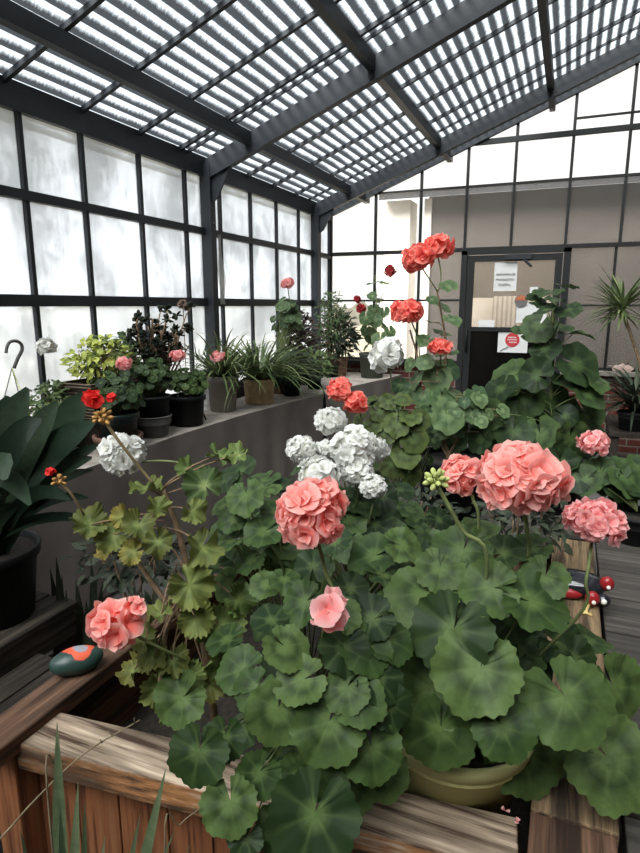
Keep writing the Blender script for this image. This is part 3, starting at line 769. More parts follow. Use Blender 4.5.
for px, py, d, w, ar in [(28, 388, 1.75, .085, .15), (58, 402, 1.62, .075, .12), (89, 391, 1.7, .10, .10), (95, 422, 1.6, .085, .16), (8, 396, 1.9, .085, .1), (42, 420, 1.5, .07, .25), (92, 458, 1.65, .05, .22), (100, 445, 1.75, .045, .2), (93, 470, 1.7, .03, .2), (70, 500, 1.55, .04, .3), (-20, 390, 1.6, .09, .15), (-25, 440, 1.45, .08, .25), (5, 480, 1.32, .07, .35), (-40, 410, 1.9, .09, .15), (88, 498, 1.75, .03, .25), (30, 505, 1.35, .05, .35), (92, 520, 1.8, .03, .25), (18, 420, 1.85, .08, .1)]:
    to(mb, b0+V((rnd.uniform(-.04, .04), rnd.uniform(-.04, .04), -.02)), at(px, py, d), w*1.25, ar, pw=5, ex=.5, b=.35)
mb.build('foliage', M['strap'], cl)

# ------------------------------------------------------------------ FOREGROUND GERANIUMS
# A: big-leaved pink geranium in a pale lime pot
pA = onz(452, 742, .66); pA = V((pA.x, pA.y+.035, SZ+.06))
A = thing('potted_geranium', 'large-leaved pink geranium in a pale lime green pot at the right front of the bed', 'geranium', pA)
pot(A, pA, .158, .225, 'limepot', .11, rim=.012, rimh=.035)
CA = at(495, 655, 1.16); RA = (.24, .24, .25); rootA = V((pA.x, pA.y, .66))
mb = MB(); sm = MB()
lowA = dict(up=.15, cam_=.75, outw=.35)
face = dict(up=.3, cam_=.9, outw=.2, jit=.14)
LA = [(568, 702, 88, face), (503, 730, 62, face), (440, 733, 76, lowA), (524, 757, 78, dict(lowA, d=1.08)), (612, 762, 92, face), (616, 690, 70, dict(lowA, d=1.1)), (452, 634, 84, face), (478, 672, 88, face), (489, 588, 60, face), (535, 602, 74), (424, 596, 76), (562, 645, 58, dict(d=1.15)), (590, 640, 44, dict(d=1.2)), (430, 690, 84, dict(lowA, d=1.02)), (462, 553, 62), (408, 560, 56), (505, 552, 46), (545, 578, 48), (530, 548, 44), (480, 530, 40), (440, 570, 50), (405, 640, 52, dict(d=1.1)), (520, 655, 54, dict(d=1.12)), (628, 735, 50, dict(d=1.15)), (560, 745, 60, dict(d=1.14)), (475, 720, 60, dict(d=1.12)), (512, 600, 50, dict(d=1.1)), (575, 660, 50, dict(d=1.14))]
leaves_from(mb, sm, LA, CA, RA, rootA, up=.5, cam_=.6, outw=.35, jit=.28, NA=112, NR=6, k=1.0)
filler(mb, sm, 18, CA, RA, rootA, .03, .045, .3, .62, -.5, NA=32, NR=4, tone=.15)
mb.build('foliage', M['leaf'], A); sm.build('stem', M['stem'], A)
h = head(A, at(519, 478, .98), .079, M['pink'], (.1, -.25, .95), 40, (1, .9, .63), .40, 5, 4); stalk(h, [at(519, 495, .98), at(527, 530, 1.0), at(522, 575, 1.06), rootA], .0035)
h = head(A, at(463, 476, 1.10), .046, M['pink'], (-.2, -.3, .9), 28, (1, .9, .95), .40, 5, 4); stalk(h, [at(472, 495, 1.10), at(478, 540, 1.1), rootA], .003)
h = head(A, at(595, 522, 1.10), .062, M['pinklight'], (0, -.25, .95), 44, (1.05, .9, .66), .31, 5, 4); stalk(h, [at(592, 540, 1.10), at(586, 580, 1.08), at(575, 620, 1.1), rootA], .003)
h = buds(A, at(436, 481, .97), .021, 'bud', 16); stalk(h, [at(438, 487, .97), at(462, 530, .98), at(487, 570, 1.0), rootA], .0035)

# B: centre geranium spilling over the front rail
pB = V((-.50, 1.13, SZ))
B = thing('geranium', 'centre pink geranium with round leaves spilling over the front rail of the bed', 'geranium', pB)
CB = at(325, 690, 1.14); RB = (.235, .24, .26); rootB = V((pB.x, pB.y, .55))
mb = MB(); sm = MB()
hang = dict(up=.0, cam_=.9, outw=.25, jit=.15)
LB = [(240, 671, 56), (277, 713, 72, hang), (327, 727, 82, hang), (344, 650, 58), (372, 752, 70, hang), (313, 820, 104, dict(hang, d=.86)), (258, 775, 52, dict(hang, d=.9)), (231, 806, 64, dict(hang, d=.88)), (198, 755, 68, dict(hang, d=.9)), (180, 700, 62, hang), (287, 648, 56), (372, 556, 60), (352, 588, 40), (303, 603, 52), (265, 585, 36), (284, 580, 36), (246, 497, 46, dict(d=1.12)), (262, 532, 44, dict(d=1.1)), (403, 545, 48), (408, 598, 70), (380, 680, 56), (392, 706, 52, hang), (345, 690, 52), (313, 565, 40), (300, 780, 60, dict(hang, d=.93)), (350, 790, 60, dict(hang, d=.97)), (280, 830, 60, dict(hang, d=.9)), (245, 840, 40, dict(hang, d=.88)), (340, 615, 50), (370, 620, 58), (270, 620, 44), (225, 640, 46), (335, 540, 40), (385, 575, 50), (250, 560, 40), (230, 540, 36), (365, 650, 60), (390, 640, 56), (300, 680, 60), (255, 690, 50), (360, 700, 60), (243, 500, 36, dict(d=1.15)), (225, 740, 50, dict(hang, d=.93)), (320, 770, 60, dict(hang, d=.92)), (385, 775, 56, dict(hang, d=1.0)), (232, 520, 34), (215, 565, 36), (276, 510, 34, dict(d=1.15))]
leaves_from(mb, sm, LB, CB, RB, rootB, up=.45, cam_=.6, outw=.4, jit=.38, NA=100, NR=6, k=.9)
filler(mb, sm, 26, CB, RB, rootB, .022, .04, .4, .72, -.5, NA=30, NR=4, tone=.15)
CB2 = at(262, 545, 1.25)
filler(mb, sm, 26, CB2, (.13, .1, .13), rootB, .022, .038, .4, 1, -.6, NA=30, NR=4)
mb.build('foliage', M['leaf'], B); sm.build('stem', M['stem'], B)
h = head(B, at(311, 514, .92), .060, M['pink'], (-.05, -.3, .9), 34, (1, .95, 1), .42, 5, 4); stalk(h, [at(316, 535, .92), at(325, 570, .95), at(335, 620, 1.0), rootB], .003)
h = head(B, at(327, 608, .90), .030, M['pinklight'], (.4, -.6, -.2), 7, (1, 1, 1.2), .75, 5, 0, 1.6, False); stalk(h, [at(326, 606, .9), at(322, 640, .97), rootB], .0025)

# C: leggy yellowing geranium with curled leaves and red buds
pC = V((-.79, 1.17, SZ))
C = thing('geranium', 'leggy geranium with curled yellow-green leaves and brown stems at the left of the bed', 'geranium', pC)
CC = at(180, 600, 1.22); RC = (.17, .13, .28)
mb = MB(); sm = MB()
def stemC(p):
    x = at(205, 620, 1.15); z = max(.5, p.z-.03)
    k = min(1, max(0, (z-.5)/.65)); return at(205-45*k, 700-210*k, 1.17)
LC = [(88, 524, 36, dict(d=1.15)), (111, 535, 34), (138, 526, 32), (157, 507, 26), (158, 543, 30), (146, 488, 32, dict(yel=.2)), (204, 484, 40, dict(yel=0)), (194, 513, 28), (202, 549, 40), (191, 587, 46), (219, 456, 26, dict(yel=0, d=1.2)), (236, 455, 26, dict(yel=0, d=1.2)), (188, 470, 26, dict(yel=0)), (160, 615, 30), (197, 620, 36), (154, 656, 36), (157, 690, 34), (133, 671, 30, dict(yel=.4)), (222, 628, 48, dict(yel=.1)), (210, 687, 30, dict(yel=.4)), (132, 552, 26, dict(yel=.6)), (172, 662, 34), (145, 640, 28), (215, 660, 38, dict(yel=.1)), (165, 705, 36), (186, 680, 42, dict(yel=0)), (240, 600, 36, dict(yel=0)), (122, 518, 24, dict(yel=.9)), (104, 552, 20, dict(yel=1))]
def stem2(p): return stemC(p)
leaves_from(mb, sm, LC, CC, RC, stem2, up=.45, cam_=.5, outw=.3, jit=.6, NA=90, NR=6, cup=.34, ruf=.3, crimp=2.6, yel=.22)
filler(mb, sm, 0, CC, (.12, .1, .24), stem2, .016, .026, .3, .9, -.9, NA=30, NR=4, cup=.2, ruf=.12, yel=.3)
mb.build('foliage', M['leaf_yellow'], C)
w = MB(); w.tube(curve([at(215, 720, 1.2), at(203, 640, 1.18), at(190, 580, 1.17), at(178, 530, 1.16), at(163, 490, 1.15)]), .008, .005, 8)
w.tube(curve([at(200, 640, 1.18), at(165, 600, 1.15), at(140, 565, 1.14), at(130, 548, 1.13)]), .006, .004, 7)
w.tube(curve([at(160, 690, 1.1), at(163, 650, 1.12), at(170, 620, 1.15), at(190, 590, 1.17)]), .006, .004, 7)
w.add(sm.v, sm.f, sm.c); w.build('stem', M['stem_brown'], C)
h = buds(C, at(103, 418, 1.1), .020, 'budred', 14, br=.26); stalk(h, [at(103, 418, 1.1), at(118, 440, 1.11), at(142, 470, 1.14), at(163, 495, 1.15)], .003, 'stem_red')
h = head(C, at(94, 400, 1.1), .017, M['red'], (-.3, -.5, .8), 6, (1, 1, 1), .85, 5, 0, 1.6, False)
h = head(C, at(111, 399, 1.1), .010, M['red'], (0, -.3, 1), 4, (1, 1, 1), .7, 5, 0, 1.5)
h = buds(C, at(59, 481, 1.1), .014, 'budred', 9, br=.3); stalk(h, [at(59, 481, 1.1), at(72, 495, 1.11), at(84, 515, 1.14)], .0025, 'stem_red')
h = head(C, at(50.5, 473, 1.1), .008, M['red'], (-.5, 0, .8), 4, (1, 1, 1), .8, 5, 0, 1.5)
h = head(C, at(115, 626, 1.03), .040, M['pink'], (-.3, -.6, .5), 11, (1.1, 1, 1), .62, 5, 1, 2.0); stalk(h, [at(130, 632, 1.03), at(160, 648, 1.06), at(196, 664, 1.12)], .0028)
h = head(C, at(136, 609, 1.03), .018, M['pink'], (.3, -.5, .6), 5, (1, 1, 1), .75, 5, 2, 1.6)
h = buds(C, at(137, 632, 1.04), .012, 'budred', 8, br=.3)
h = head(C, at(123, 454, 1.2), .055, M['white'], (-.1, -.3, .95), 52, (1, .95, .9), .30, 5, 3); stalk(h, [at(140, 462, 1.2), at(165, 461, 1.2), at(188, 466, 1.2), at(205, 485, 1.19)], .0022)

# D: white geranium behind the middle
pD = V((-.55, 1.62, SZ))
D = thing('geranium', 'white geranium with a cluster of white heads behind the big salmon head', 'geranium', pD)
CD = at(355, 560, 1.72); RD = (.30, .2, .22); rootD = V((pD.x, pD.y, .55))
mb = MB(); sm = MB()
LD = [(340, 500, 34, dict(d=1.42)), (365, 505, 34, dict(d=1.40)), (350, 520, 38, dict(d=1.38)), (330, 520, 36, dict(d=1.4)), (383, 498, 32, dict(d=1.42)), (375, 525, 36, dict(d=1.38)), (360, 490, 28, dict(d=1.46)), (345, 545, 38, dict(d=1.34)), (392, 535, 36, dict(d=1.4)), (318, 500, 30, dict(d=1.45)), (395, 520, 34), (383, 505, 30), (370, 535, 34), (410, 510, 30), (420, 530, 34), (400, 490, 28), (300, 490, 30), (280, 485, 28), (350, 500, 30), (330, 505, 28), (430, 545, 34), (360, 515, 26), (385, 545, 34), (265, 480, 34), (240, 470, 36, dict(d=1.5)), (225, 480, 34, dict(d=1.5)), (415, 560, 34), (300, 470, 26), (440, 520, 30), (450, 545, 30)]
leaves_from(mb, sm, LD, CD, RD, rootD, up=.6, cam_=.4, outw=.4, jit=.3, NA=40, NR=5)
filler(mb, sm, 80, CD, RD, rootD, .022, .038, .5, .98, -.5, NA=30, NR=4)
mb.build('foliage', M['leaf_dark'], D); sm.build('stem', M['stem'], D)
for px, py, R, d, ax in [(331, 421, .048, 1.45, (0, -.2, 1)), (353, 449, .068, 1.38, (.2, -.3, .9)), (302, 449, .044, 1.40, (-.4, -.2, .8)), (318, 477, .058, 1.32, (0, -.3, 1)), (373, 487, .037, 1.32, (.3, -.3, .8)), (373, 449, .046, 1.42, (.4, -.2, .8)), (356, 470, .048, 1.36, (.3, -.4, .7)), (325, 449, .030, 1.42, (0, -.3, .9))]:
    h = head(D, at(px, py, d), R, M['white'], ax, 50, (1, 1, .86), .29, 5, 2)
    stalk(h, [at(px+2, py+8, d), at(px*.6+.4*360, py+45, d+.08), rootD], .0022)

# E: coral pair
pE = V((-.62, 1.98, SZ))
E = thing('geranium', 'small light-green geranium with two coral heads behind the white geranium', 'geranium', pE)
CE = at(393, 440, 2.08); RE = (.17, .14, .21); rootE = V((pE.x+.05, pE.y, .55))
mb = MB(); sm = MB()
LE = [(388, 402, 24), (403, 400, 24), (380, 412, 26), (410, 417, 30), (397, 425, 34), (385, 435, 30), (414, 440, 36), (405, 455, 38), (392, 465, 34), (410, 475, 32), (375, 425, 24), (371, 400, 20), (420, 420, 28), (360, 418, 20)]
leaves_from(mb, sm, LE, CE, RE, rootE, up=.5, cam_=.5, outw=.4, jit=.4, NA=36, NR=4, yel=.1, k=.8)
filler(mb, sm, 34, CE, RE, rootE, .018, .03, .5, .98, -.7, NA=28, NR=4)
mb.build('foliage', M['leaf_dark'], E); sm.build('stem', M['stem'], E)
h = head(E, at(340, 389, 1.9), .045, M['coral'], (0, -.2, 1), 16, (1, .9, .7), .5, 5, 1); stalk(h, [at(342, 395, 1.9), at(352, 430, 1.95), rootE], .0025)
h = head(E, at(355, 402, 1.9), .042, M['coral'], (.2, -.2, 1), 16, (1, .9, .75), .5, 5, 1); stalk(h, [at(357, 408, 1.9), at(365, 435, 1.95), rootE], .0025)

# F: tall leggy coral geranium
pF = at(452, 500, 2.62); pF.z = .60
crt = thing('wooden_crate', 'dark weathered wooden stand carrying the black pots behind the bed', 'stand', (-.32, 2.78, 0))
for i in range(5): mb = MB(); mb.box((-1.05+0*i, 2.46+i*.125, .575), (.145, 2.46+i*.125+.115, .60)); mb.build('board', M['wood_grey'], crt, False, .003)
for x in (-1.0, .1):
    for y in (2.5, 3.0): mb = MB(); mb.box((x-.03, y-.03, 0), (x+.03, y+.03, .575)); mb.build('leg', M['wood_grey'], crt, False)
Fp = thing('potted_geranium', 'tall leggy geranium with coral heads in a black pot before the door', 'geranium', pF)
pot(Fp, pF, .17, .26, 'black', .13)
mb = MB(); sm = MB(); topF = pF+V((0, 0, .25)); CF = at(435, 375, 2.6)
def stemF(p):
    k = min(1, max(0, (p.z-topF.z)/.75)); return topF.lerp(at(438, 285, 2.55), k)
LF = [(448, 286, 24), (442, 306, 26), (452, 320, 24), (442, 333, 24), (426, 341, 26), (433, 361, 34), (446, 354, 30), (436, 378, 38), (417, 378, 34), (400, 386, 22), (422, 397, 26), (414, 392, 22), (447, 417, 44), (436, 425, 42), (476, 397, 30), (459, 425, 34), (428, 415, 30), (455, 395, 36), (464, 408, 34), (442, 400, 36), (450, 370, 30), (425, 362, 24), (410, 365, 20), (432, 300, 16), (478, 415, 34), (485, 430, 34), (432, 322, 18), (455, 440, 34), (425, 435, 30)]
leaves_from(mb, sm, [(a_, b_, c_, dict(d=2.58+rnd.uniform(-.12, .1))) for a_, b_, c_ in LF], CF, (.2, .2, .4), stemF, up=.55, cam_=.35, outw=.4, jit=.4, NA=32, NR=4, k=.82)
filler(mb, sm, 30, at(450, 415, 2.62), (.28, .16, .14), stemF, .024, .04, .3, .95, -.8, NA=28, NR=4)
mb.build('foliage', M['leaf_gray'], Fp)
w = MB(); w.tube(curve([topF-V((0, 0, .05)), at(440, 420, 2.6), at(446, 350, 2.58), at(437, 290, 2.55)]), .008, .004, 7)
w.tube(curve([topF-V((0, 0, .05)), at(425, 410, 2.6), at(418, 360, 2.58), at(410, 330, 2.55)]), .006, .004, 7)
w.tube(curve([topF-V((.05, 0, .05)), at(465, 425, 2.6), at(480, 395, 2.6)]), .007, .004, 7)
w.add(sm.v, sm.f, sm.c); w.build('stem', M['stem_brown'], Fp)
h = head(Fp, at(418, 259, 2.5), .075, M['coral'], (-.2, -.2, 1), 24, (1, .9, .72), .45, 5, 2); stalk(h, [at(422, 268, 2.5), at(434, 286, 2.53), at(438, 292, 2.55)], .003)
h = head(Fp, at(438, 246, 2.55), .075, M['coral'], (.2, -.2, 1), 24, (1, .9, .55), .45, 5, 2); stalk(h, [at(437, 252, 2.55), at(441, 275, 2.55), at(438, 292, 2.55)], .003)
h = head(Fp, at(406, 312, 2.5), .073, M['coral'], (0, -.2, 1), 26, (1, .9, .66), .45, 5, 2); stalk(h, [at(411, 320, 2.5), at(418, 340, 2.55), at(420, 365, 2.58)], .003)
h = head(Fp, at(440, 347, 2.45), .050, M['coral'], (.2, -.2, 1), 14, (1, .9, .4), .5, 5, 1); stalk(h, [at(441, 351, 2.45), at(440, 370, 2.55)], .003)
h = head(Fp, at(387, 356, 2.45), .075, M['white'], (-.2, -.2, 1), 22, (1, .9, .95), .5, 5, 1); stalk(h, [at(390, 368, 2.45), at(394, 400, 2.5), at(410, 440, 2.6)], .003)

# G: tall flowerless geranium
pG = at(548, 505, 2.7); pG.z = .60; pG.x = min(pG.x, -.02)
G = thing('potted_geranium', 'tall flowerless geranium with big dark leaves in front of the door', 'geranium', pG)
pot(G, pG, .165, .25, 'black', .13)
mb = MB(); sm = MB(); topG = pG+V((0, 0, .24)); CG = at(545, 390, 2.7)
def stemG(p):
    k = min(1, max(0, (p.z-topG.z-.05)/.75)); return topG.lerp(at(554, 300, 2.6), k)
LG = [(548, 292, 36), (567, 286, 28), (537, 301, 28), (569, 310, 32), (538, 327, 42), (575, 334, 44), (525, 333, 34), (578, 365, 56), (513, 378, 54), (535, 375, 44), (571, 378, 48), (551, 403, 54), (506, 410, 50), (585, 412, 52), (513, 432, 50), (540, 436, 50), (560, 352, 40), (525, 400, 48), (545, 350, 38), (500, 390, 44), (570, 440, 50), (590, 395, 46), (490, 415, 40), (555, 300, 26), (530, 460, 46), (560, 465, 46), (590, 440, 44), (498, 450, 44), (545, 310, 28), (560, 325, 32), (480, 440, 36), (595, 380, 40)]
leaves_from(mb, sm, [(a_, b_, c_, dict(d=2.6+rnd.uniform(-.14, .14))) for a_, b_, c_ in LG], CG, (.2, .2, .4), stemG, up=.45, cam_=.45, outw=.4, jit=.35, NA=36, NR=4, k=.84)
filler(mb, sm, 30, at(545, 425, 2.72), (.22, .16, .22), stemG, .04, .065, .2, .85, -.8, NA=28, NR=4, tone=.1)
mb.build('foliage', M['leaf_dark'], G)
w = MB(); w.tube(curve([topG-V((0, 0, .05)), at(550, 420, 2.68), at(553, 360, 2.65), at(554, 298, 2.6)]), .01, .006, 8); w.add(sm.v, sm.f, sm.c); w.build('stem', M['stem'], G)

# H: low pink geranium at the back right
pH = at(612, 520, 2.6); pH.z = .60
pH = V((.30, 2.52, .585))
Hh = thing('potted_geranium', 'low geranium with one light pink head in a dark pot on the grey boards', 'geranium', pH)
pot(Hh, pH, .10, .115, 'black', .08)
mb = MB(); sm = MB(); CH = at(598, 478, 2.5); rootH = pH+V((0, 0, .12))
leaves_from(mb, sm, [(566, 465, 34), (600, 472, 36), (628, 478, 44), (585, 480, 34), (612, 468, 36), (637, 470, 40), (575, 478, 34), (640, 490, 36)], CH, (.22, .14, .08), rootH, up=.7, cam_=.4, outw=.3, jit=.25, NA=36, NR=4)
filler(mb, sm, 16, CH, (.18, .13, .07), rootH, .05, .075, .3, .95, -.6, NA=28, NR=4)
mb.build('foliage', M['leaf_dark'], Hh); sm.build('stem', M['stem'], Hh)
h = head(Hh, at(594, 443, 2.4), .062, M['pinklight'], (0, -.2, 1), 22, (1, .9, .9), .45, 5, 3); stalk(h, [at(593, 450, 2.4), at(592, 470, 2.45), rootH], .003)

# dark small-leaved plants filling the middle of the bed
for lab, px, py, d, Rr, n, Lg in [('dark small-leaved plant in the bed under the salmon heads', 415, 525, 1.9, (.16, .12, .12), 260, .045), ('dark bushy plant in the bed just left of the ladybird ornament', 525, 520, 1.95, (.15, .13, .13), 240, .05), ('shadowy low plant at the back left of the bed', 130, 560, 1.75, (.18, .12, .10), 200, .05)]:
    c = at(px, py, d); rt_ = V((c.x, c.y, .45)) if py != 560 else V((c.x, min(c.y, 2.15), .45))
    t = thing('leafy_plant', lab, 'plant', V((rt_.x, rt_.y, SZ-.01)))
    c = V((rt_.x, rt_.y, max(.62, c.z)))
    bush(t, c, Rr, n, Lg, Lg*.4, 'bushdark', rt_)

# ------------------------------------------------------------------ ornaments on the bed
pr = onz(73, 668, TZ+.012); pr = V((-1.035, pr.y-.005, TZ+.010))
rk = MB(); q = Matrix.Rotation(radians(52), 3, 'Z'); vs0 = len(rk.v)
n_, m_ = 28, 16; vs = []; cs = []; fs = []
for i in range(m_+1):
    th = pi*i/m_
    for j in range(n_):
        a = 2*pi*j/n_; p = V((.062*sin(th)*cos(a), .037*sin(th)*sin(a), .032*cos(th)))
        p.x *= 1; p *= 1+.06*noise.noise(p*30); k = p.z/.032; f = .85*max(0, 1-((p.x-.008)/.058)**2)*max(0, .25+k*.75)*(1-.3*max(0, -p.y/.03))+ .35*max(0, 1-((p.x-.01)**2+(p.y-.004)**2)/.0005)
        vs.append(q @ p + pr + V((0, 0, .031))); cs.append((min(1, f*1.05), 0, 0, 1))
for i in range(m_):
    for j in range(n_): fs.append((i*n_+j, (i+1)*n_+j, (i+1)*n_+(j+1) % n_, i*n_+(j+1) % n_))
LOCS_tmp = None
t = thing('painted_stone', 'dark green painted stone with orange-red blotches on the left bed rail', 'stone', pr)
rk.add(vs, fs, cs); rk.build('stone', M['rock'], t)

pl = V((.078, 1.88, TZ))
lbg = thing('ladybird_ornament', 'glossy black ladybird ornament with red knobs on the right bed rail', 'ornament', pl)
mb = MB(); vs = []; fs = []
c = pl+V((0, 0, .035))
mb.blob(c, (.088, .06, .036), 24, 14); mb.build('shell_body', M['glossblack'], lbg)
mb = MB(); mb.blob(pl+V((-.03, -.055, .02)), (.05, .015, .018), 14, 8); mb.build('belly', M['glossred'], lbg)
for x, y, z in ((.085, -.02, .045), (.045, -.085, .02)):
    mb = MB(); mb.blob(pl+V((x, y, z+.01)), (.021, .016, .023), 14, 9); k = mb.build('knob', M['glossred'], lbg)
    mb = MB(); mb.blob(pl+V((x+.004, y-.018, z+.006)), .0065, 8, 6); mb.build('dot', M['eyewhite'], k)
mb = MB(); mb.blob(pl+V((.075, -.06, .018)), (.022, .02, .02), 12, 8); k = mb.build('face', M['glossblack'], lbg)
mb = MB(); mb.blob(pl+V((.077, -.079, .022)), .009, 10, 7); mb.build('eye', M['eyewhite'], k)
mb = MB(); mb.tube([pl+V((.035, -.09, .012)), pl+V((.03, -.115, .006)), pl+V((.028, -.13, .004))], .007, .005, 7); mb.tube([pl+V((.012, -.14, .004)), pl+V((.028, -.13, .004)), pl+V((.045, -.14, .004))], .005, .004, 6); mb.build('foot', M['stickyellow'], lbg)
# fallen petals on the front rail
for i, (px, py) in enumerate(((505, 811), (517, 822))):
    p = onz(px, py, TZ-.008); mb = MB(); floret(mb, p, V((.1, 0, 1)), .009, 2); o = MB()
    t = tag(mb.build('fallen_petal', M['pinklight']), ('withered pink petal on the front rail, the one nearer the lime pot', 'withered pink petal on the front rail, the one nearer the right corner')[i], 'petal', 'fallen petals on the front rail')

# ------------------------------------------------------------------ pointed blades at the front left and dry twigs
def blades(lab, base, tips, mat, w, arch=.05, name='spiky_plant'):
    t = thing(name, lab, 'plant', base); mb = MB()
    for px, py, d, ww in tips: to(mb, V(base)+V((rnd.uniform(-.03, .03), rnd.uniform(-.03, .03), 0)), at(px, py, d), ww*w*.46, arch, 14, pw=6)
    mb.build('foliage', M[mat], t); return t
blades('spiky plant with upright pointed green blades before the front left of the bed', (-.72, .56, .0), [(57, 722, .82, 1.1), (78, 782, .80, .9), (166, 768, .84, 1), (140, 815, .8, .7), (60, 805, .78, .7), (105, 835, .78, .7), (85, 800, .84, .6), (175, 830, .8, .6), (20, 830, .8, .7), (190, 845, .84, .6)], 'blade', .055)
for lab, pts, r in [('long thin dry twig leaning across the front left corner of the bed', [(-30, 870, .85), (35, 800, .86), (85, 753, .88), (140, 720, .92)], .0018), ('short bent dry twig before the cedar boards', [(165, 853, .85), (180, 825, .86), (200, 808, .87)], .0014), ('short upright dry twig beside the pointed blades', [(48, 800, .84), (58, 770, .85), (66, 763, .86)], .0014)]:
    P = [at(*p) for p in pts]; mb = MB()
    q0 = P[0]+(P[0]-P[2])*(P[0].z/(P[2].z-P[0].z)); q0.z = 0
    P = [q0, q0.lerp(P[0], .5)]+P if 'leaning' in lab else [V((P[0].x, P[0].y, 0.0))]+P
    mb.tube(curve(P, 6), r*1.2, r*.6, 6)
    for k in range(4 if 'long' in lab else 1):
        a = P[-1].lerp(P[-2], .1+.2*k); mb.tube([a, a+V((rnd.uniform(-.02, .02), -.005, rnd.uniform(.005, .02)))], r*.6, r*.3, 5)
    tag(mb.build('dry_twig', M['twig']), lab, 'twig')
# dark sword-leaved plants in the shade between bench and bed
for lab, px, py, d, hs in [('dark sword-leaved plant in the shade beside the wooden stand', 60, 640, 2.15, [(56, 556), (50, 568), (62, 575), (66, 590)]), ('dark sword-leaved plant in the shade nearer the bed', 92, 640, 2.2, [(76, 578), (91, 560), (98, 572), (103, 580), (86, 600)])]:
    b = at(px, py, d); b.z = 0
    t = thing('snake_plant', lab, 'potted plant', b); pot(t, b, .11, .2, 'black', .085); mb = MB()
    for hx, hy in hs: to(mb, b+V((rnd.uniform(-.04, .04), rnd.uniform(-.04, .04), .17)), at(hx, hy, d+rnd.uniform(-.03, .03)), .05, .0, 9, pw=2)
    mb.build('foliage', M['bushdark'], t)

# ------------------------------------------------------------------ LEFT BENCH PLANTS
def bz(px, py): return onz(px, py, BZ+.0005)
def small_ger(t, C, Rr, root, n, rl, mat='leaf', stems=None):
    mb = MB(); sm = MB(); filler(mb, sm, n, V(C), Rr, V(root), rl*.75, rl*1.2, .4, 1, -.4, NA=24, NR=3)
    for q in range(len(mb.v)):
        pass
    mb.build('foliage', M[mat], t); sm.build('stem', M['stem'], t)

# hanging-basket hook standing up from a low pot behind the strap leaves
c = V((-2.42, 2.02, BZ))
t = thing('hanging_pot', 'hanging pot with grey hook and wires set down on the bench by the left window', 'hanging pot', c)
pot(t, c, .13, .16, 'greenpot', .10)
hk = at(13, 368, depth(c)); hk = onx(12, 368, c.x)
mb = MB(); pts = [hk+V((0, 0, -.0))]
e = RT
for a in [i*pi/10 for i in range(0, 13)]: pass
pts = [onx(px, py, c.x) for px, py in ((14, 368), (18, 358), (22, 350), (21, 344), (16, 341), (10, 342), (7, 347), (6, 353))]
mb.tube(curve(pts, 4), .0085, .007, 8); mb.build('hook', M['greypot'], t)
for a in (0, 2.1, 4.2):
    mb = MB(); mb.tube([hk, c+V((.12*cos(a), .12*sin(a), .15))], .0025, .0025, 5); mb.build('wire', M['bud'] if a == 0 else M['greypot'], t)
bush(t, c+V((0, 0, .22)), (.16, .16, .12), 260, .045, .025, 'bushgreen', c+V((0, 0, .14)))
# ferny green plant in a yellow pot
c = bz(66, 452); c.x -= .06
t = thing('potted_plant', 'bushy mid green plant in a yellow pot between strap leaves and wicker basket', 'potted plant', c)
pot(t, c, .085, .15, 'yellowpot', .065); cc = onx(40, 405, c.x-.05)
bush(t, V((c.x-.02, c.y, c.z+.24)), (.15, .16, .13), 380, .05, .022, 'bushgreen', c+V((0, 0, .13)))
# wicker basket
cx, cy = -2.43, 2.62
bb = MB(); bb.box((cx-.11, cy-.17, BZ), (cx+.11, cy+.17, BZ+.15)); tag(bb.build('wooden_block', M['wood_stool'], None, False, .004), 'dark wooden block under the wicker planter on the bench', 'block')
t = thing('wicker_planter', 'rectangular brown wicker planter with yellow-green plant at the left window', 'potted plant', (cx, cy, BZ+.15))
mb = MB(); hB = .22; z0 = BZ+.15; hx, hy = .12, .23
prof = [(.86, 0), (1, hB-.03), (1.05, hB-.03), (1.05, hB), (.95, hB), (.93, hB-.06)]
vs = []; fs = []
for s, z in prof:
    for sx, sy in ((-1, -1), (1, -1), (1, 1), (-1, 1)): vs.append((cx+sx*hx*s, cy+sy*hy*s, z0+z))
for i in range(len(prof)-1):
    for j in range(4): fs.append((i*4+j, i*4+(j+1) % 4, (i+1)*4+(j+1) % 4, (i+1)*4+j))
fs += [(3, 2, 1, 0), (20, 21, 22, 23)]
mb.add(vs, fs); mb.build('basket', M['wicker'], t, False, .004)
mb = MB(); mb.lathe([(.003, .005), (.09, 0)], (cx, cy, z0+hB-.05), 20, False); mb.build('soil', M['earth'], t)
bush(t, (cx, cy-.02, z0+hB+.10), (.12, .21, .13), 300, .05, .03, 'bushlight', (cx, cy, z0+hB-.05), 10)
bush(t, (cx, cy+.06, z0+hB+.10), (.12, .22, .14), 420, .04, .012, 'bushgreen', (cx, cy, z0+hB-.05), 10, name='side_foliage')
h = head(t, onx(46, 347, cx), .05, M['white'], (0, 0, 1), 16, (1, 1, .9), .5, 5, 1)
# red bowl: dark green bowl on terracotta pot with pink geranium
c = bz(119, 449)
t = thing('potted_geranium', 'pink geranium in a dark green bowl set on a terracotta pot at the bench edge', 'geranium', c)
pot(t, c, .135, .085, 'terra', .105, rim=.02, rimh=.035, soil=False, name='terracotta_pot'); c2 = c+V((0, 0, .078)); pot(t, c2, .125, .13, 'dgreen', .10, rim=.012, rimh=.03)
small_ger(t, c2+V((0.02, .0, .22)), (.15, .14, .14), c2+V((0, 0, .11)), 110, .025, 'leaf_dark')
h = head(t, at(124, 364, depth(c)), .048, M['pinklight'], (0, -.2, 1), 22, (1, 1, .95), .42, 5, 2); stalk(h, [at(125, 372, depth(c)), at(128, 390, depth(c)), c2+V((0, 0, .11))], .003)
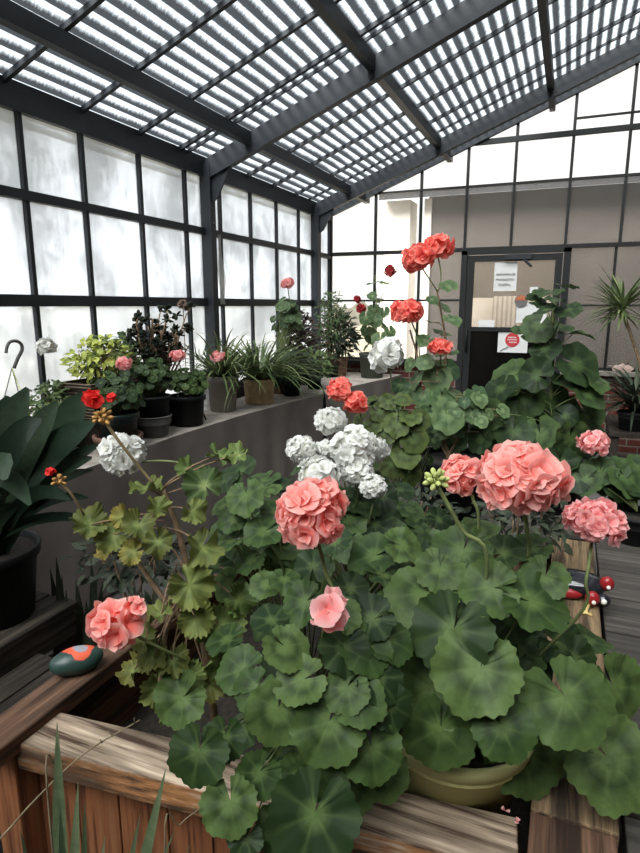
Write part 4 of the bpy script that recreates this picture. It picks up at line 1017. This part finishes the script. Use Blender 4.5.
# black pot standing in a grey pot
c = bz(158, 436); c.x -= .03
t = thing('potted_plant', 'dark bushy plant in a black pot nested in a grey pot', 'potted plant', c)
pot(t, c, .115, .13, 'greypot', .085, rim=.006, rimh=.01, soil=False, name='outer_pot'); c2 = c+V((0, 0, .12)); pot(t, c2, .115, .13, 'black', .095)
small_ger(t, c2+V((-.02, 0, .22)), (.14, .16, .13), c2+V((0, 0, .11)), 110, .025, 'leaf_dark')
# black pot with pink head
c = bz(192, 425); c.x -= .03
t = thing('potted_geranium', 'pink geranium in a plain black pot just left of the beige pot', 'geranium', c)
pot(t, c, .125, .20, 'black', .10)
small_ger(t, c+V((0, 0, .27)), (.15, .15, .10), c+V((0, 0, .18)), 110, .025, 'leaf')
dd = depth(c); h = head(t, at(178, 356, dd-.2), .052, M['pinklight'], (0, -.2, 1), 20, (1.1, 1, .75), .42, 5, 2); stalk(h, [at(179, 362, dd-.2), at(185, 385, dd-.1), c+V((0, 0, .18))], .003)
# white ribbed pot behind
c = V((-2.5, 3.75, BZ))
t = thing('white_pot', 'white ribbed plastic pot standing behind the black pot by the post', 'pot', c)
mb = MB(); pr_ = []
for i in range(25): pr_.append((.065+.012*i/24+(.004 if i % 4 < 2 else 0), .30*i/24))
mb.lathe(pr_, c, 28, True); mb.build('pot', M['whitepot'], t)
# jade plant
c = V((-2.47, 3.15, BZ))
t = thing('jade_plant', 'dark branching jade plant with thick leaves against the left window', 'potted plant', c)
pot(t, c, .13, .19, 'black', .10)
mb = MB(); lv = MB()
for i in range(30):
    a = rnd.uniform(0, 6.28); e = c+V((.15*cos(a)*rnd.uniform(.3, 1), .36*sin(a)*rnd.uniform(.4, 1), rnd.uniform(.45, .72)))
    p0 = c+V((0, 0, .16)); P = curve([p0, p0.lerp(e, .5)+V((rnd.uniform(-.03, .03), rnd.uniform(-.03, .03), .03)), e], 4); mb.tube(P, .010, .004, 6)
    for k in range(3):
        s = P[rnd.randrange(4, len(P))]; f = s+V((rnd.uniform(-.07, .07), rnd.uniform(-.09, .09), rnd.uniform(0, .07))); mb.tube([s, f], .004, .003, 5)
        for q_ in range(9):
            d = V((rnd.gauss(0, 1), rnd.gauss(0, 1), rnd.gauss(.4, 1))).normalized(); lv.blob(f+d*.022, (.021, .015, .006), 6, 4, V((1, 0, 0)).rotation_difference(d).to_matrix(), (.5, 0, rnd.random(), 0))
mb.build('stem', M['stem_brown'], t); lv.build('foliage', M['bushdark'], t)
# light leafy plant left of the jade plant
c = V((-2.52, 2.98-.05, BZ))
t = thing('potted_plant', 'slender plant with light green leaves left of the jade plant', 'potted plant', c)
pot(t, c, .06, .12, 'terra'); bush(t, c+V((0, 0, .42)), (.07, .10, .20), 60, .07, .05, 'bushgreen', c+V((0, 0, .1)), 5)
# dried flower at the post
c = V((-2.5, 3.5, BZ)); hp = onx(183, 305, -2.5)
t = thing('dried_flower', 'dried brown flower head on a tall stalk near the left post', 'flower', V((-2.5, hp.y, BZ)))
pot(t, V((-2.5, hp.y, BZ)), .05, .1, 'terra')
h = head(t, hp, .042, M['brownflower'], (0, 0, 1), 14, (1, 1, .9), .5, 5, 1); stalk(h, [hp, hp+V((0, 0, -.3)), (-2.5, hp.y, BZ+.08)], .003, 'stem_red')
# beige pot with spider plant + pink geranium flower
def spider(t, c, n, ln, w, mat='grass', up=.8):
    mb = MB()
    for i in range(n):
        a = rnd.uniform(0, 6.28); d = V((cos(a), sin(a), rnd.uniform(.35, 1.8)*up)); strap(mb, V(c)+V((rnd.uniform(-.03, .03), rnd.uniform(-.03, .03), 0)), d, ln*rnd.uniform(.6, 1.15), w, rnd.uniform(.9, 2.0), 9)
    mb.build('foliage', M[mat], t)
c = bz(229, 411); c.x -= .05; dd = depth(c)
t = thing('spider_plant', 'grassy arching plant in the beige stone pot beside the post', 'potted plant', c)
pot(t, c, .125, .27, 'beigepot', .095, rim=.01, rimh=.05); spider(t, c+V((0, 0, .25)), 150, .62, .018, 'grass', .65)
h = head(t, at(218, 357, dd-.3), .055, M['pinklight'], (0, -.2, 1), 20, (1.15, 1, .65), .42, 5, 2); stalk(h, [at(217, 361, dd-.3), at(213, 378, dd-.2), c+V((-.02, 0, .24))], .003)
# straw pot with grassy plant
c = bz(266, 403); c.x -= .06
t = thing('grass_plant', 'grassy arching plant in the straw-coloured pot', 'potted plant', c)
pot(t, c, .135, .20, 'strawpot', .115, rim=.01, rimh=.03); spider(t, c+V((0, 0, .18)), 200, .78, .018, 'grass', .6)
spm = MB()
for i in range(34):
    a = rnd.uniform(0, 6.28); strap(spm, c+V((0, 0, .18)), V((cos(a)*.9, sin(a)*.9, 1.2)), rnd.uniform(.45, .65), .016, rnd.uniform(.9, 1.6), 8)
spm.build('tall_foliage', M['blade'], t)
# dark plants further along
specs = [('dark trailing plant in a black pot where the two benches meet', 300, 396, .09, .14, 'black', (.24, .26, .16), .23, 700, .065, .03, 'bushdark'),
         ('purplish brown bushy plant by the second post', 318, 386, .10, .16, 'terra', (.24, .26, .32), .42, 900, .06, .036, 'bushpurple'),
         ('mid green leafy plant with small pale flowers on the far bench', 322, 389, .08, .12, 'black', (.15, .18, .12), .22, 300, .075, .04, 'bushgreen'),
         ('dark spiky plant in a brown pot at the far bench edge', 345, 376, .12, .20, 'terra', (.19, .2, .27), .44, 620, .11, .024, 'bushdark')]
for lab, px, py, r, hh, pm, Rr, dz, n, Lg, w, mt in specs:
    c = bz(px, py); c.x -= .08 if 'purplish' not in lab else .25
    t = thing('potted_plant', lab, 'potted plant', c); pot(t, c, r, hh, pm); bush(t, c+V((0, 0, dz)), Rr, n, Lg, w, mt, c+V((0, 0, hh-.02)), 9)
# tall pink-headed geranium at the window
c = V((-2.38, 4.75, BZ)); 
t = thing('potted_geranium', 'tall geranium with one pink head against the window behind the dark plants', 'geranium', c)
pot(t, c, .10, .16, 'terra'); pk = onx(287.5, 284, c.x); root = c+V((0, 0, .15))
small_ger(t, V((c.x, pk.y-.02, 1.35)), (.14, .18, .22), root, 60, .05, 'leaf_gray')
h = head(t, pk, .065, M['pinklight'], (0, 0, 1), 22, (1, 1, .85), .42, 5, 2); stalk(h, [pk, V((c.x, pk.y+.03, 1.45)), V((c.x, c.y, 1.1)), root], .004)
# feathery pale bush
c = V((-2.42, 6.1, BZ)); t = thing('potted_plant', 'pale feathery bush in the far left corner', 'potted plant', c); pot(t, c, .1, .15, 'black')
bush(t, c+V((0, 0, .62)), (.17, .2, .32), 600, .05, .018, 'leaf_gray', c+V((0, 0, .14)), 9)
# red geranium on the far bench
c = bz(372, 374); c.x -= .05; c.y = min(c.y, 6.3); c = onx(372, 372, -1.98); c.z = BZ
t = thing('potted_geranium', 'tall dark red geranium in a dull green planter at the far end of the bench', 'geranium', c); dd = depth(c)
pot(t, c, .15, .27, 'greenpot', .12, rim=.008, rimh=.03); root = c+V((0, 0, .25))
mb = MB(); sm = MB(); tp = at(385, 280, dd)
def stemR(p): k = min(1, max(0, (p.z-root.z)/.85)); return root.lerp(at(376, 275, dd), k)
leaves_from(mb, sm, [(a_, b_, c_, dict(d=dd+rnd.uniform(-.15, .15))) for a_, b_, c_ in [(373, 283, 13), (377, 300, 14), (366, 318, 15), (375, 320, 16), (384, 328, 16), (370, 335, 18), (380, 340, 18), (390, 332, 13), (374, 310, 14), (365, 330, 12), (378, 350, 16), (372, 296, 11), (385, 283, 10), (368, 345, 14), (384, 312, 12)]], at(376, 320, dd), (.2, .2, .4), stemR, up=.4, cam_=.5, outw=.4, jit=.4, NA=28, NR=4)
mb.build('foliage', M['leaf_gray'], t); w = MB(); w.tube(curve([root, at(377, 320, dd), at(375, 275, dd)]), .009, .005, 6); w.add(sm.v, sm.f, sm.c); w.build('stem', M['stem'], t)
for px, py, R in ((390.5, 271.5, .075), (361, 309, .065), (357, 299.5, .048)):
    h = head(t, at(px, py, dd), R, M['crimson'], (0, 0, 1), 20, (1, 1, 1), .42, 5, 2); stalk(h, [at(px, py+5, dd), at((px+376)/2, py+22, dd), at(376, py+40, dd)], .004)
# small white cups on the bench by the dark plants
for i, (px, py) in enumerate(((287, 394), (291, 385))):
    c = bz(px, py); t = MB(); t.lathe([(.022, 0), (.03, .06), (.027, .06), (.02, .008)], c, 16, False)
    tag(t.build('plant_cup', M['whitepot']), ('small white cup on the bench edge below the dark trailing plant', 'small white cup set back under the dark trailing plant')[i], 'cup', 'small white cups on the bench')
# plant stick leaning at the bench edge
mb = MB(); mb.tube([bz(206, 420)+V((.0, 0, .0)), bz(203, 414)+V((-.05, 0, .12))], .006, .006, 6); tag(mb.build('plant_stake', M['black']), 'short dark stake leaning between the black pot and the beige pot', 'stake')
# plastic film strip at the post
mb = MB(); vs = []; fs = []
for i in range(13):
    z = 2.05-i*.045; y = 4.17; wv = .03+.035*i/12
    for k in range(4): vs.append((XL+.06+.01*sin(i*.7+k), y+wv*(k/3)*1.6+.006*sin(i), z))
for i in range(12):
    for k in range(3): b = i*4+k; fs.append((b, b+1, b+5, b+4))
mb.add(vs, fs); tag(mb.build('plastic_strip', M['film']), 'torn strip of clear plastic film hanging beside the left post', 'plastic film')
# stake with wire between the benches
mb = MB(); mb.tube(curve([V((-1.98, 4.845, .02)), V((-1.975, 4.845, .6)), V((-2.0, 4.83, .78)), V((-2.08, 4.7, .98))]), .009, .005, 6); tag(mb.build('black_hose', M['black']), 'thin black hose hanging down the gap between the two benches', 'hose')

# ------------------------------------------------------------------ RIGHT SIDE
c = V((.62, 6.2, .0))
pdz = thing('plant_stand', 'dark stand in the back right corner carrying the spiky plants', 'stand', (.72, 5.9, 0))
mb = MB(); mb.box((.38, 5.5, .40), (1.3, 6.4, .44)); mb.build('top', M['wood_stool'], pdz, False, .004)
for x, y in ((.43, 5.55), (1.25, 5.55), (.43, 6.35), (1.25, 6.35)): mb = MB(); mb.box((x-.03, y-.03, 0), (x+.03, y+.03, .4)); mb.build('leg', M['wood_stool'], pdz, False)
c = V((.66, 6.1, .44)); tp = ony(622, 308, 6.1)
t = thing('dracaena', 'slender-stemmed dracaena with a spiky rosette by the end wall window', 'potted plant', c); pot(t, c, .12, .2, 'black')
mb = MB(); mb.tube(curve([c+V((0, 0, .17)), V((.62, 6.1, .95)), tp]), .016, .012, 8); mb.build('stem', M['stem_brown'], t)
mb = MB()
for i in range(110):
    a = rnd.uniform(0, 6.28); d = V((cos(a), sin(a), rnd.uniform(-.5, 1.6))); strap(mb, tp+V((0, 0, rnd.uniform(-.05, .05))), d, rnd.uniform(.3, .45), .03, rnd.uniform(.3, .8), 6)
mb.build('foliage', M['grass'], t)
c = V((.56, 5.68, .44)); 
t = thing('spiky_plant', 'dark narrow-leaved spiky plant below the dracaena at the right edge', 'potted plant', c); pot(t, c, .13, .16, 'black'); mb = MB()
for i in range(130):
    a = rnd.uniform(0, 6.28); strap(mb, c+V((0, 0, .16+rnd.uniform(0, .16))), V((cos(a), sin(a), rnd.uniform(-.2, 1.3))), rnd.uniform(.35, .52), .03, rnd.uniform(.9, 1.8), 6)
mb.build('foliage', M['bushdark'], t)
# shell on the sill
p = ony(620, 371, YB-.07); p.z = .845
t = thing('seashell', 'pale pink conch shell on the stone sill', 'shell', p); mb = MB()
vs = []; fs = []; K = 60; T = 12
for i in range(K+1):
    f = i/K; r = .006+.062*f**1.6; a = f*6.28*3.2; cx_ = -.11+.17*f
    for j in range(T):
        b = 2*pi*j/T; rr = r*(.55+.08*(1 if (i % 4 == 0) else 0))
        vs.append(p+V((cx_+rr*.35*cos(b), (r*.45*cos(a))+rr*.6*sin(b)*.8, .055+r*.35*sin(a)+rr*.75*cos(b+.6))))
for i in range(K):
    for j in range(T): fs.append((i*T+j, i*T+(j+1) % T, (i+1)*T+(j+1) % T, (i+1)*T+j))
mb.add(vs, fs); mb.build('spiral', M['shell'], t)
mb = MB(); mb.add([p+V((.02+.10*cos(i*pi/9)*(1 if i < 10 else .9), -.02, .03+.045*sin(i*pi/9)+.01*sin(i*3))) for i in range(18)]+[p+V((.03, -.05, .03))], [(i, (i+1) % 18, 18) for i in range(18)]); mb.build('lip', M['shell'], t)

# ------------------------------------------------------------------ light
wd = bpy.data.worlds.new('overcast sky'); sc.world = wd; wd.use_nodes = True; nt = wd.node_tree; nt.nodes.clear()
out = nt.nodes.new('ShaderNodeOutputWorld'); bg = nt.nodes.new('ShaderNodeBackground'); bg.inputs[0].default_value = (.97, .985, 1, 1); bg.inputs[1].default_value = 2.1
L(nt, bg.outputs[0], out.inputs[0])
sd = bpy.data.lights.new('veiled sun', 'SUN'); sd.energy = 25; sd.color = (1, .96, .91); sd.angle = radians(50); so = bpy.data.objects.new('veiled_sun', sd); COL.objects.link(so)
so.rotation_euler = V((.10, .60, -.80)).to_track_quat('-Z', 'Y').to_euler(); so.location = (-3, -1, 5)
sc.view_settings.view_transform = 'Standard'; sc.view_settings.exposure = .32
